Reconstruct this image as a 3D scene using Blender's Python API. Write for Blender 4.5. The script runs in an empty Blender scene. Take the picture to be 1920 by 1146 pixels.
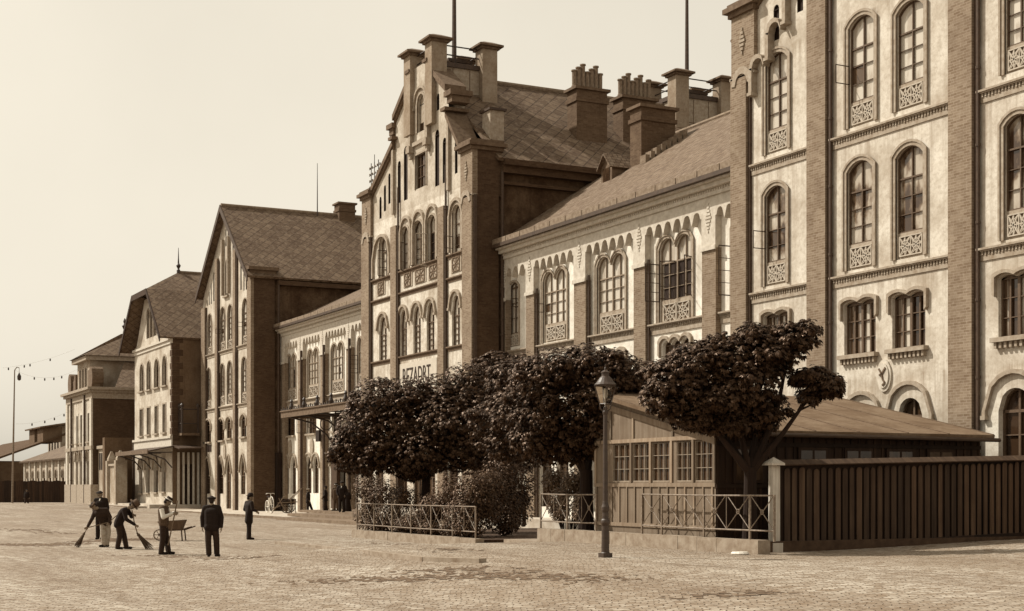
import bpy, bmesh, math, random
from mathutils import Vector, Matrix
from mathutils.geometry import tessellate_polygon
random.seed(7)
R_ = math.radians
scene = bpy.context.scene
col = scene.collection

# ------------------------------------------------------------------ camera
# x runs along the station front (far end negative), y into the buildings, z up.
F, TH, YH, H = 2761.0, R_(26.84), 911.5, 2.05
S, C = math.sin(TH), math.cos(TH)
cd = bpy.data.cameras.new('camera'); cam = bpy.data.objects.new('camera', cd); col.objects.link(cam)
cam.location = (0, 0, H); cam.rotation_euler = (R_(90), 0, R_(90) - TH)
cd.sensor_width = 36; cd.lens = F / 1920 * 36; cd.shift_y = (YH - 573) / 1920
cd.clip_start = 0.5; cd.clip_end = 9000
scene.camera = cam

# ------------------------------------------------------------------ light
SUN_EL, SUN_OFF = R_(46), R_(43)          # elevation; swing off the facade normal towards the far end
sdir = Vector((-math.sin(SUN_OFF) * math.cos(SUN_EL), -math.cos(SUN_OFF) * math.cos(SUN_EL), math.sin(SUN_EL)))
sl = bpy.data.lights.new('sun', 'SUN'); sl.energy = 3.9; sl.angle = R_(0.8); sl.color = (1, .945, .835)
so = bpy.data.objects.new('sun', sl); col.objects.link(so)
so.rotation_euler = (-sdir).to_track_quat('-Z', 'Y').to_euler(); so.location = (-40, -40, 60)
w = bpy.data.worlds.new('World'); scene.world = w; w.use_nodes = True
nt = w.node_tree; nt.nodes.clear()
wo = nt.nodes.new('ShaderNodeOutputWorld'); bg = nt.nodes.new('ShaderNodeBackground')
sk = nt.nodes.new('ShaderNodeTexSky'); sk.sky_type = 'NISHITA'; sk.sun_disc = False
sk.sun_elevation = SUN_EL; sk.sun_rotation = math.atan2(sdir.x, sdir.y); sk.dust_density = 4.0; sk.air_density = 1.0
bw = nt.nodes.new('ShaderNodeRGBToBW')
pw = nt.nodes.new('ShaderNodeMath'); pw.operation = 'POWER'; pw.inputs[1].default_value = 0.30
ml = nt.nodes.new('ShaderNodeMath'); ml.operation = 'MULTIPLY'; ml.inputs[1].default_value = 4.6
tn = nt.nodes.new('ShaderNodeMix'); tn.data_type = 'RGBA'; tn.blend_type = 'MULTIPLY'; tn.inputs[0].default_value = 1
tn.inputs[7].default_value = (1, .92, .765, 1)       # old print: the whole place is seen in sepia
bg.inputs[1].default_value = 0.094
L = nt.links.new
L(sk.outputs[0], bw.inputs[0]); L(bw.outputs[0], pw.inputs[0]); L(pw.outputs[0], ml.inputs[0])
tc = nt.nodes.new('ShaderNodeTexCoord'); nz = nt.nodes.new('ShaderNodeTexNoise'); nz.inputs['Scale'].default_value = 3.2; nz.inputs['Detail'].default_value = 5
mr_ = nt.nodes.new('ShaderNodeMapRange'); mr_.inputs[1].default_value = .3; mr_.inputs[2].default_value = .7; mr_.inputs[3].default_value = .94; mr_.inputs[4].default_value = 1.05
vl = nt.nodes.new('ShaderNodeMath'); vl.operation = 'MULTIPLY'            # thin uneven veil of high cloud
L(tc.outputs['Generated'], nz.inputs['Vector']); L(nz.outputs[0], mr_.inputs[0]); L(ml.outputs[0], vl.inputs[0]); L(mr_.outputs[0], vl.inputs[1])
L(vl.outputs[0], tn.inputs[6]); L(tn.outputs[2], bg.inputs[0]); L(bg.outputs[0], wo.inputs[0])
scene.view_settings.view_transform = 'Standard'; scene.view_settings.look = 'None'
scene.view_settings.exposure = 0.48; scene.view_settings.gamma = 1.0
scene.cycles.max_bounces = 6

# ------------------------------------------------------------------ survey helpers (photo pixel + known plane -> metres)
def atY(px, py, D):
    a = (px - 960) / F; t = D / (S + C * a)
    return t * (-C + a * S), H + t * (YH - py) / F
def atX(px, py, X):
    a = (px - 960) / F; t = X / (-C + a * S)
    return t * (S + C * a), H + t * (YH - py) / F
def onZ(px, py, z):
    t = F * (H - z) / (py - YH); a = (px - 960) / F
    return t * (-C + a * S), t * (S + C * a)
def atT(px, py, t):
    a = (px - 960) / F
    return t * (-C + a * S), t * (S + C * a), H + t * (YH - py) / F
def sstep(a, b, x):
    t = max(0, min(1, (x - a) / (b - a))); return t * t * (3 - 2 * t)
def gz(X, Y):
    return .46 * sstep(-42.5, -37.0, X) * sstep(7, 16, Y) + .20 * sstep(22, 31, Y) * sstep(-42.5, -37.0, X) + .33 * sstep(-95, -145, X)

def onG(px, py):
    z = .2
    for _ in range(12): z = .5 * z + .5 * gz(*onZ(px, py, z))
    return onZ(px, py, z)

# ------------------------------------------------------------------ materials
def sep(v):
    "sepia print tone of a given reflectance"
    ks = [(.01, .46, .24), (.03, .51, .27), (.06, .57, .32), (.12, .65, .40), (.22, .74, .51), (.4, .87, .71), (.7, .94, .835), (1, .96, .88)]
    v = max(.004, v)
    for (a, g0, b0), (b, g1, b1) in zip(ks, ks[1:]):
        if v <= b or b == 1:
            t = max(0, min(1, (v - a) / (b - a)))
            return (v, v * (g0 + (g1 - g0) * t), v * (b0 + (b1 - b0) * t), 1)
class NT:
    def __init__(s, name, rough=.85, spec=.3):
        s.m = bpy.data.materials.new(name); s.m.use_nodes = True; s.t = s.m.node_tree
        s.b = s.t.nodes['Principled BSDF']; s.b.inputs['Roughness'].default_value = rough
        s.b.inputs['Specular IOR Level'].default_value = spec
        s.uv = s.t.nodes.new('ShaderNodeUVMap').outputs[0]
    def n(s, k, **kw):
        o = s.t.nodes.new(k)
        for a, v in kw.items(): setattr(o, a, v)
        return o
    def l(s, a, b): s.t.links.new(a, b)
    def map(s, sx, sy, rot=0, src=None):
        o = s.n('ShaderNodeMapping'); o.inputs['Scale'].default_value = (sx, sy, 1); o.inputs['Rotation'].default_value = (0, 0, rot)
        s.l(src or s.uv, o.inputs[0]); return o.outputs[0]
    def noise(s, vec, scale, detail=4, rough=.6):
        o = s.n('ShaderNodeTexNoise'); o.inputs['Scale'].default_value = scale; o.inputs['Detail'].default_value = detail
        o.inputs['Roughness'].default_value = rough; s.l(vec, o.inputs['Vector']); return o.outputs[0]
    def ramp(s, fac, stops):
        o = s.n('ShaderNodeValToRGB'); e = o.color_ramp.elements
        while len(e) < len(stops): e.new(.5)
        for x, (p, c) in zip(e, stops):
            x.position = p; x.color = c if isinstance(c, tuple) else (c, c, c, 1)
        s.l(fac, o.inputs[0]); return o.outputs[0]
    def mix(s, fac, a, b, mode='MIX'):
        o = s.n('ShaderNodeMix', data_type='RGBA', blend_type=mode)
        for i, v in ((0, fac), (6, a), (7, b)):
            if hasattr(v, 'links'): s.l(v, o.inputs[i])
            else: o.inputs[i].default_value = v
        return o.outputs[2]
    def base(s, c):
        if hasattr(c, 'links'): s.l(c, s.b.inputs['Base Color'])
        else: s.b.inputs['Base Color'].default_value = c
    def bump(s, h, st=.5, d=.02):
        o = s.n('ShaderNodeBump'); o.inputs['Strength'].default_value = st; o.inputs['Distance'].default_value = d
        s.l(h, o.inputs['Height']); s.l(o.outputs[0], s.b.inputs['Normal'])
def plain(name, v, rough=.8, var=.3, sc=6.0, spec=.3):
    a = NT(name, rough, spec)
    f = a.noise(a.uv, sc, 5, .65)
    a.base(a.ramp(f, [(.3, sep(v * (1 - var))), (.7, sep(v * (1 + var)))])); a.bump(f, .25, .02)
    return a.m
def m_plaster(name, hi, lo, scale=.55, wet=.38, runs=()):
    a = NT(name, .92, .12)
    big = a.noise(a.uv, scale, 7, .72); patch = a.noise(a.map(.8, .6), 1.0, 6, .75)
    str_ = a.noise(a.map(2.2, .14), 1.0, 6, .7); fine = a.noise(a.uv, 7, 6, .75)
    c = a.ramp(big, [(.34, sep(lo)), (.47, sep((hi + lo) * .5)), (.56, sep(hi * .94)), (.74, sep(hi * 1.06))])
    c = a.mix(a.ramp(patch, [(.56, 0.0), (.62, .45), (.75, .6)]), c, sep(lo * 1.15))
    c = a.mix(a.ramp(str_, [(.52, 0.0), (.68, wet)]), c, sep(lo * .75))
    c = a.mix(a.ramp(fine, [(.34, .55), (.52, 0.0)]), c, sep(lo * .9))
    if runs:                                   # rain runs hanging below the string courses and sills
        sx = a.n('ShaderNodeSeparateXYZ'); a.l(a.uv, sx.inputs[0]); dv = a.n('ShaderNodeMath', operation='DIVIDE'); a.l(sx.outputs[1], dv.inputs[0]); dv.inputs[1].default_value = 22
        st = [(0.0, 0.0)]
        for z, ln in sorted(runs): st += [((z - ln) / 22, 0.0), ((z - .05) / 22, 1.0), ((z + .02) / 22, 0.0)]
        drip = a.noise(a.map(3.4, .10), 1.0, 6, .75); mk = a.mix(1.0, a.ramp(dv.outputs[0], st), a.ramp(drip, [(.46, 0.0), (.62, .6)]), 'MULTIPLY')
        c = a.mix(mk, c, sep(lo * .62))
    a.base(c); a.bump(a.mix(.5, fine, patch), .5, .03); return a.m
def m_brick(name, v, mort, sx=.26, sy=.08, dirt=.4):
    a = NT(name, .9, .2)
    br = a.n('ShaderNodeTexBrick'); a.l(a.uv, br.inputs['Vector'])
    br.inputs['Color1'].default_value = sep(v * .78); br.inputs['Color2'].default_value = sep(v * 1.25); br.inputs['Mortar'].default_value = sep(mort)
    br.inputs['Scale'].default_value = 1; br.inputs['Brick Width'].default_value = sx; br.inputs['Row Height'].default_value = sy
    br.inputs['Mortar Size'].default_value = .010; br.inputs['Mortar Smooth'].default_value = .3; br.inputs['Bias'].default_value = 0
    big = a.noise(a.uv, .6, 6, .7); f = a.noise(a.uv, 7, 4, .7)
    c = a.mix(a.ramp(big, [(.42, 0.0), (.7, dirt)]), br.outputs[0], sep(v * .5))
    c = a.mix(a.ramp(f, [(.5, 0.0), (.75, .45)]), c, sep(v * 1.7))
    a.base(c); a.bump(a.mix(.5, br.outputs[1], f), -.5, .02); return a.m
def m_tiles(name, v, size, line, diamond=True):
    a = NT(name, .8, .25)
    vec = a.map(1, 1, R_(41) if diamond else 0)
    br = a.n('ShaderNodeTexBrick'); a.l(vec, br.inputs['Vector'])
    br.offset = 0.0 if diamond else .5
    br.inputs['Color1'].default_value = sep(v * .72); br.inputs['Color2'].default_value = sep(v * 1.3); br.inputs['Mortar'].default_value = sep(line)
    br.inputs['Scale'].default_value = 1; br.inputs['Brick Width'].default_value = size; br.inputs['Row Height'].default_value = size if diamond else size * .8
    br.inputs['Mortar Size'].default_value = .03 if diamond else .03; br.inputs['Mortar Smooth'].default_value = .4
    big = a.noise(a.uv, .35, 6, .7); f = a.noise(a.uv, 3.2, 5, .75)
    c = a.mix(a.ramp(big, [(.4, 0.0), (.7, .55)]), br.outputs[0], sep(v * .55))
    c = a.mix(a.ramp(f, [(.48, 0.0), (.72, .7)]), c, sep(v * 2.0))
    a.base(c); a.bump(a.mix(.45, br.outputs[1], f), -.9, .05); return a.m
def m_wood(name, v, board=.16, var=.35, rough=.85):
    a = NT(name, rough, .25)
    g = a.noise(a.map(9, .5), 1.0, 5, .6); b = a.noise(a.uv, 1.1, 4, .6)
    c = a.ramp(g, [(.3, sep(v * (1 - var))), (.7, sep(v * (1 + var)))])
    c = a.mix(a.ramp(b, [(.45, 0.0), (.7, .5)]), c, sep(v * .6))
    gi = a.n('ShaderNodeNewGeometry'); c = a.mix(1.0, c, a.ramp(gi.outputs['Random Per Island'], [(0.0, .55), (.5, .95), (1.0, 1.35)]), 'MULTIPLY')
    a.base(c); a.bump(g, .3, .01); return a.m
def m_glass(name, lo, hi):
    a = NT(name, .06, .5); a.b.inputs['IOR'].default_value = 1.5
    oi = a.n('ShaderNodeObjectInfo')
    r = a.ramp(oi.outputs['Random'], [(0.0, sep(lo)), (1.0, sep(hi))])
    f = a.noise(a.map(2.6, .8), 1.2, 3, .5)
    a.base(a.mix(a.ramp(f, [(.52, 0.0), (.62, .55)]), r, sep(lo * .6)))
    wv = a.noise(a.uv, 3, 2, .5); a.bump(wv, .06, .03); return a.m
M = {}
M['plaster'] = m_plaster('lime_plaster', .65, .36, .5, .45, ((4.9, 2.2), (8.1, 1.5), (12.55, 1.7), (16.4, 1.5)))
M['plaster_white'] = m_plaster('limewashed_plaster', .82, .52)
M['plaster_far'] = m_plaster('smooth_plaster', .60, .32)
M['plaster_dull'] = m_plaster('weathered_plaster', .30, .12, .5, .7)
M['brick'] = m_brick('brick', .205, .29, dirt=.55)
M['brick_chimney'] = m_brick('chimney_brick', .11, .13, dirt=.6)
M['brick_side'] = m_brick('side_shade_brick', .075, .085, dirt=.6)  # darker copy of the brick: shade of side walls put into the colour
M['render_dark'] = m_plaster('side_shade_render', .125, .045, .9, .5)  # dark render: shade of the gable side walls put into the colour
M['stone'] = plain('sandstone', .31, .9, .25, 5)
M['stone_dark'] = plain('sooty_sandstone', .13, .9, .35, 4)
M['stone_pale'] = plain('pale_stone', .50, .9, .2, 4)
M['slate'] = m_tiles('diamond_slate', .125, .56, .035)
M['tile'] = m_tiles('scale_tiles', .15, .27, .07, False)
M['sash'] = plain('painted_sash', .10, .6, .25, 9)
M['casement'] = plain('dark_casement', .045, .6, .25, 9)
M['glass'] = m_glass('sky_reflection_glass', .46, .62)  # pale base colour stands for sky reflected in the panes
M['glass_dark'] = m_glass('dim_glass', .025, .10)
M['hole'] = plain('opening_shade', .02, .9, .3, 3)  # near black: shade of niches and openings put into the colour
M['iron'] = plain('dark_iron', .03, .5, .4, 9, .5)
M['iron_worn'] = plain('worn_iron', .19, .6, .5, 12, .4)
M['lead'] = plain('lead_sheet', .055, .6, .4, 3, .4)
M['pipe'] = plain('drain_pipe', .06, .6, .4, 6, .4)
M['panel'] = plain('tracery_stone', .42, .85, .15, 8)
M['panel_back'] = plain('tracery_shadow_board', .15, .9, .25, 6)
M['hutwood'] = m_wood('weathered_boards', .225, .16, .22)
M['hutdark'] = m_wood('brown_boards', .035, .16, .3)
M['fencewood'] = m_wood('dark_fence_boards', .062, .16, .45)
M['fenceback'] = m_wood('fence_gap_shade', .022, .16, .3)
M['postwood'] = m_wood('sunlit_post', .5, .2, .3)  # sunlight on the end post put into its pale colour
M['felt_dark'] = m_plaster('old_roofing', .10, .06)
M['felt'] = m_plaster('roofing_felt', .20, .11, .8, .5)
M['felt_edge'] = plain('felt_seam', .12, .9, .3, 5)
M['kerb'] = plain('kerb_stone', .26, .9, .35, 3)
M['step'] = plain('step_stone', .17, .9, .3, 2)
M['soil'] = plain('garden_soil', .06, 1, .4, 3)
M['bark'] = m_wood('bark', .018, .1, .5, .95)
M['clay'] = plain('chimney_clay', .20, .85, .35, 5)
M['cloth_black'] = plain('black_cloth', .014, .9, .4, 20)
M['cloth_dark'] = plain('dark_cloth', .028, .9, .4, 20)
M['cloth_brown'] = plain('brown_cloth', .085, .9, .3, 20)
M['cloth_pale'] = plain('pale_linen', .62, .9, .2, 14)
M['cloth_tan'] = plain('tan_canvas', .36, .9, .35, 14)
M['skin'] = plain('skin', .22, .7, .15, 18)
M['hair'] = plain('hair', .018, .8, .3, 30)
M['straw'] = m_wood('twig_broom', .10, .05, .5)
M['handle'] = m_wood('worn_handle', .16, .1, .3)
M['white_paint'] = plain('white_enamel', .62, .5, .2, 8)
M['sign'] = plain('sign_plaster', .5, .9, .08, 4)
M['letter'] = plain('sign_black', .03, .7, .3, 8)
M['darkfence'] = m_wood('tarred_boards', .04, .16, .4)
M['far_wall'] = m_plaster('far_plaster', .42, .24)
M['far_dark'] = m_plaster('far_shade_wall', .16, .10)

# ------------------------------------------------------------------ mesh builder
class MB:
    def __init__(s): s.v = []; s.f = []
    def add(s, vs, fs):
        o = len(s.v); s.v += [tuple(p) for p in vs]; s.f += [tuple(i + o for i in f) for f in fs]
    def box(s, x0, x1, y0, y1, z0, z1):
        s.add([(x0, y0, z0), (x1, y0, z0), (x1, y1, z0), (x0, y1, z0), (x0, y0, z1), (x1, y0, z1), (x1, y1, z1), (x0, y1, z1)],
              [(3, 2, 1, 0), (4, 5, 6, 7), (0, 1, 5, 4), (1, 2, 6, 5), (2, 3, 7, 6), (3, 0, 4, 7)])
    def quad(s, a, b, c, d): s.add([a, b, c, d], [(0, 1, 2, 3)])
    def slab(s, a, b, c, d, th, drop=None):
        "thick sheet below the quad a b c d"
        n = (Vector(b) - Vector(a)).cross(Vector(d) - Vector(a)).normalized()
        if n.z < 0: a, b, c, d = a, d, c, b; n = -n
        lo = [Vector(p) - n * th for p in (a, b, c, d)]
        s.add([a, b, c, d] + lo, [(0, 1, 2, 3), (7, 6, 5, 4), (0, 4, 5, 1), (1, 5, 6, 2), (2, 6, 7, 3), (3, 7, 4, 0)])
    def prism(s, poly, y0, y1):
        "x,z outline pushed from y0 (front) to y1"
        n = len(poly)
        tris = tessellate_polygon([[Vector((p[0], p[1], 0)) for p in poly]])
        vs = [(p[0], y0, p[1]) for p in poly] + [(p[0], y1, p[1]) for p in poly]
        fs = []
        for t in tris:
            a, b, c = [poly[i] for i in t]
            ccw = (b[0] - a[0]) * (c[1] - a[1]) - (b[1] - a[1]) * (c[0] - a[0]) > 0
            t = tuple(t) if ccw else tuple(reversed(t))
            fs.append(t); fs.append(tuple(i + n for i in reversed(t)))
        ar = sum(poly[i][0] * poly[(i + 1) % n][1] - poly[(i + 1) % n][0] * poly[i][1] for i in range(n))
        for i in range(n):
            j = (i + 1) % n
            fs.append((i, i + n, j + n, j) if ar > 0 else (j, j + n, i + n, i))
        s.add(vs, fs)
    def prismX(s, poly, x0, x1):
        "y,z outline pushed along x"
        n0 = len(s.v); t = MB(); t.prism(poly, x0, x1)
        s.add([(v[1], v[0], v[2]) for v in t.v], [tuple(reversed(f)) for f in t.f])
    def ring(s, outer, inner, y0, y1, closed=False):
        "strip between two x,z outlines with equal point counts, from y0 front to y1 back"
        n = len(outer); m = n if closed else n - 1
        vs = [(p[0], y0, p[1]) for p in outer] + [(p[0], y0, p[1]) for p in inner] + [(p[0], y1, p[1]) for p in outer] + [(p[0], y1, p[1]) for p in inner]
        fs = []
        for i in range(m):
            j = (i + 1) % n
            fs += [(i, j, n + j, n + i), (i, 2 * n + i, 2 * n + j, j), (n + j, 3 * n + j, 3 * n + i, n + i)]
        if not closed:
            fs += [(0, n, 3 * n, 2 * n), (n - 1, 3 * n - 1, 4 * n - 1, 2 * n - 1)]
        s.add(vs, fs)
    def bar(s, p, q, wd, y0, y1):
        "flat bar in an x,z plane"
        d = Vector((q[0] - p[0], q[1] - p[1])); l = d.length
        if l < 1e-6: return
        n = Vector((-d.y, d.x)) / l * wd / 2
        s.prism([(p[0] - n.x, p[1] - n.y), (q[0] - n.x, q[1] - n.y), (q[0] + n.x, q[1] + n.y), (p[0] + n.x, p[1] + n.y)], y0, y1)
    def tube(s, pts, rad, n=8, caps=True):
        pts = [Vector(p) for p in pts]
        if not hasattr(rad, '__len__'): rad = [rad] * len(pts)
        rings = []; up = None
        for i, p in enumerate(pts):
            d = (pts[min(i + 1, len(pts) - 1)] - pts[max(i - 1, 0)]).normalized()
            if up is None: up = Vector((0, 0, 1)) if abs(d.z) < .9 else Vector((0, 1, 0))
            a = d.cross(up).normalized(); b = d.cross(a).normalized(); up = -b if False else up
            rings.append([p + (a * math.cos(k * 2 * math.pi / n) + b * math.sin(k * 2 * math.pi / n)) * rad[i] for k in range(n)])
        vs = [v for r in rings for v in r]; fs = []
        for i in range(len(rings) - 1):
            for k in range(n):
                k2 = (k + 1) % n
                fs.append((i * n + k, (i + 1) * n + k, (i + 1) * n + k2, i * n + k2))
        if caps:
            fs.append(tuple(range(n))); fs.append(tuple(reversed([(len(rings) - 1) * n + k for k in range(n)])))
        s.add(vs, fs)
    def lathe(s, c, prof, n=16, ph=0):
        "profile of (radius, z) around a vertical axis at c"
        vs = []; fs = []
        for r, z in prof:
            vs += [(c[0] + r * math.cos(ph + 2 * math.pi * k / n), c[1] + r * math.sin(ph + 2 * math.pi * k / n), c[2] + z) for k in range(n)]
        for i in range(len(prof) - 1):
            for k in range(n):
                k2 = (k + 1) % n
                fs.append((i * n + k, i * n + k2, (i + 1) * n + k2, (i + 1) * n + k))
        fs.append(tuple(reversed(range(n)))); fs.append(tuple((len(prof) - 1) * n + k for k in range(n)))
        s.add(vs, fs)
    def torus(s, c, ax, r, tr, n=24, m=6):
        ax = Vector(ax).normalized(); a = ax.orthogonal().normalized(); b = ax.cross(a)
        vs = []; fs = []
        for i in range(n):
            u = 2 * math.pi * i / n; d = a * math.cos(u) + b * math.sin(u)
            for j in range(m):
                t = 2 * math.pi * j / m
                vs.append(Vector(c) + d * (r + tr * math.cos(t)) + ax * tr * math.sin(t))
        for i in range(n):
            for j in range(m):
                fs.append((i * m + j, ((i + 1) % n) * m + j, ((i + 1) % n) * m + (j + 1) % m, i * m + (j + 1) % m))
        s.add(vs, fs)
    def build(s, name, mat, parent=None, smooth=False):
        return link_mesh(name, s.v, s.f, mat, parent, smooth)
def root_of(o):
    while o.parent: o = o.parent
    return o
def link_mesh(name, v, f, mat, parent=None, smooth=False):
    if parent is not None and parent.get('world_loc') is None and root_of(parent).get('rl') is not None:
        rl = root_of(parent)['rl']; v = [(p[0] - rl[0], p[1] - rl[1], p[2] - rl[2]) for p in v]
    me = bpy.data.meshes.new(name); me.from_pydata(v, [], f); me.update()
    me.materials.append(M[mat] if isinstance(mat, str) else mat)
    uvl = me.uv_layers.new(name='UVMap'); dat = uvl.data
    vv = me.vertices
    for p in me.polygons:
        n = p.normal
        if abs(n.z) > .97 or n.length < 1e-6: t = Vector((1, 0, 0)); u = Vector((0, 1, 0))
        else:
            t = Vector((-n.y, n.x, 0)).normalized(); u = n.cross(t)
            if u.z < 0: u = -u
        for li in p.loop_indices:
            c = vv[me.loops[li].vertex_index].co
            dat[li].uv = (c.dot(t), c.dot(u))
        p.use_smooth = smooth
    o = bpy.data.objects.new(name, me); col.objects.link(o)
    if parent is not None: o.parent = parent
    return o
def thing(name, label, cat, loc=(0, 0, 0), group=None, rz=0):
    o = bpy.data.objects.new(name, None); col.objects.link(o); o.location = loc; o.rotation_euler = (0, 0, rz)
    o.empty_display_size = .3
    o['label'] = label; o['category'] = cat; o['rl'] = [float(c) for c in loc] if rz == 0 else [0., 0., 0.]
    if group: o['group'] = group
    return o
def tag(o, label, cat, group=None):
    o['label'] = label; o['category'] = cat
    if group: o['group'] = group
    return o
def struct(o): o['kind'] = 'structure'; return o
# ------------------------------------------------------------------ openings
def arch(x0, x1, z0, z1, kind='seg', lights=1, n=8, rise=None):
    "counter-clockwise outline: bottom left, bottom right, then over the top to the left"
    pts = [(x0, z0), (x1, z0)]
    wl = (x1 - x0) / lights
    if kind == 'rect' : return pts + [(x1, z1), (x0, z1)]
    for k in range(lights - 1, -1, -1):
        a = x0 + k * wl; b = a + wl
        rs = rise if rise is not None else {'seg': .24, 'flat': .13, 'round': .5, 'point': .72}[kind] * wl
        for i in range(n + 1):
            u = 1 - 2 * i / n                     # 1 .. -1
            if kind == 'point': h = (1 - abs(u) ** 1.75)
            elif rs >= wl * .499: h = math.sqrt(max(0, 1 - u * u))
            else:
                Rr = (rs * rs + wl * wl / 4) / (2 * rs); h = (math.sqrt(max(0, Rr * Rr - (u * wl / 2) ** 2)) - (Rr - rs)) / rs
            pts.append(((a + b) / 2 + u * wl / 2, z1 - rs + rs * h))
    return pts
def top_at(pts, x):
    "height of the outline's top at x"
    best = None
    q = pts[1:] + [pts[0]]
    for (ax, az), (bx, bz) in zip(q, q[1:]):
        lo, hi = min(ax, bx), max(ax, bx)
        if lo - 1e-6 <= x <= hi + 1e-6 and hi - lo > 1e-6:
            z = az + (bz - az) * (x - ax) / (bx - ax); best = z if best is None else max(best, z)
    return best if best is not None else max(p[1] for p in pts)
def wall(outer, holes, y, rev, mb):
    "front face with real openings and their reveals"
    loops = [[Vector((p[0], p[1], 0)) for p in lp] for lp in [outer] + holes]
    flat = [p for lp in loops for p in lp]
    fs = []
    for t in tessellate_polygon(loops):
        a, b, c = [flat[i] for i in t]
        fs.append(tuple(t) if (b.x - a.x) * (c.y - a.y) - (b.y - a.y) * (c.x - a.x) > 0 else tuple(reversed(t)))
    mb.add([(p.x, y, p.y) for p in flat], fs)
    for h in holes:
        n = len(h)
        mb.add([(p[0], y, p[1]) for p in h] + [(p[0], y + rev, p[1]) for p in h],
               [(i, (i + 1) % n, n + (i + 1) % n, n + i) for i in range(n)])
def shell(mb, x0, x1, y0, y1, z0, z1, front=False):
    "side, back walls and lid of a building body"
    mb.quad((x1, y0, z0), (x1, y1, z0), (x1, y1, z1), (x1, y0, z1))
    mb.quad((x0, y1, z0), (x0, y0, z0), (x0, y0, z1), (x0, y1, z1))
    mb.quad((x1, y1, z0), (x0, y1, z0), (x0, y1, z1), (x1, y1, z1))
def rosettes(mb, x0, x1, z0, z1, y, n=2, bw=.035, dep=.05, full=True):
    cw = (x1 - x0) / n; cz = (z0 + z1) / 2; hz = (z1 - z0) / 2
    mb.bar((x0, z0), (x1, z0), bw, y - dep, y); mb.bar((x0, z1), (x1, z1), bw, y - dep, y)
    for k in range(n + 1): mb.bar((x0 + k * cw, z0), (x0 + k * cw, z1), bw, y - dep + .004, y)
    for k in range(n):
        cx = x0 + (k + .5) * cw; hx = cw / 2
        ring = []
        for i in range(8):
            a = math.pi * i / 4 + math.pi / 8; q = math.pi * i / 4
            e = (cx + hx * max(-1, min(1, 1.42 * math.cos(q))), cz + hz * max(-1, min(1, 1.42 * math.sin(q))))
            mb.bar((cx, cz), e, bw, y - dep + .008, y)
            ring.append((cx + hx * .62 * math.cos(a), cz + hz * .62 * math.sin(a)))
        if full:
            for i in range(8):
                mb.bar(ring[i], ring[(i + 1) % 8], bw * .9, y - dep + .012, y)
                q = math.pi * i / 4; e = (cx + hx * max(-1, min(1, 1.42 * math.cos(q))), cz + hz * max(-1, min(1, 1.42 * math.sin(q))))
                mb.bar(ring[i], e, bw * .8, y - dep + .016, y)
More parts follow.
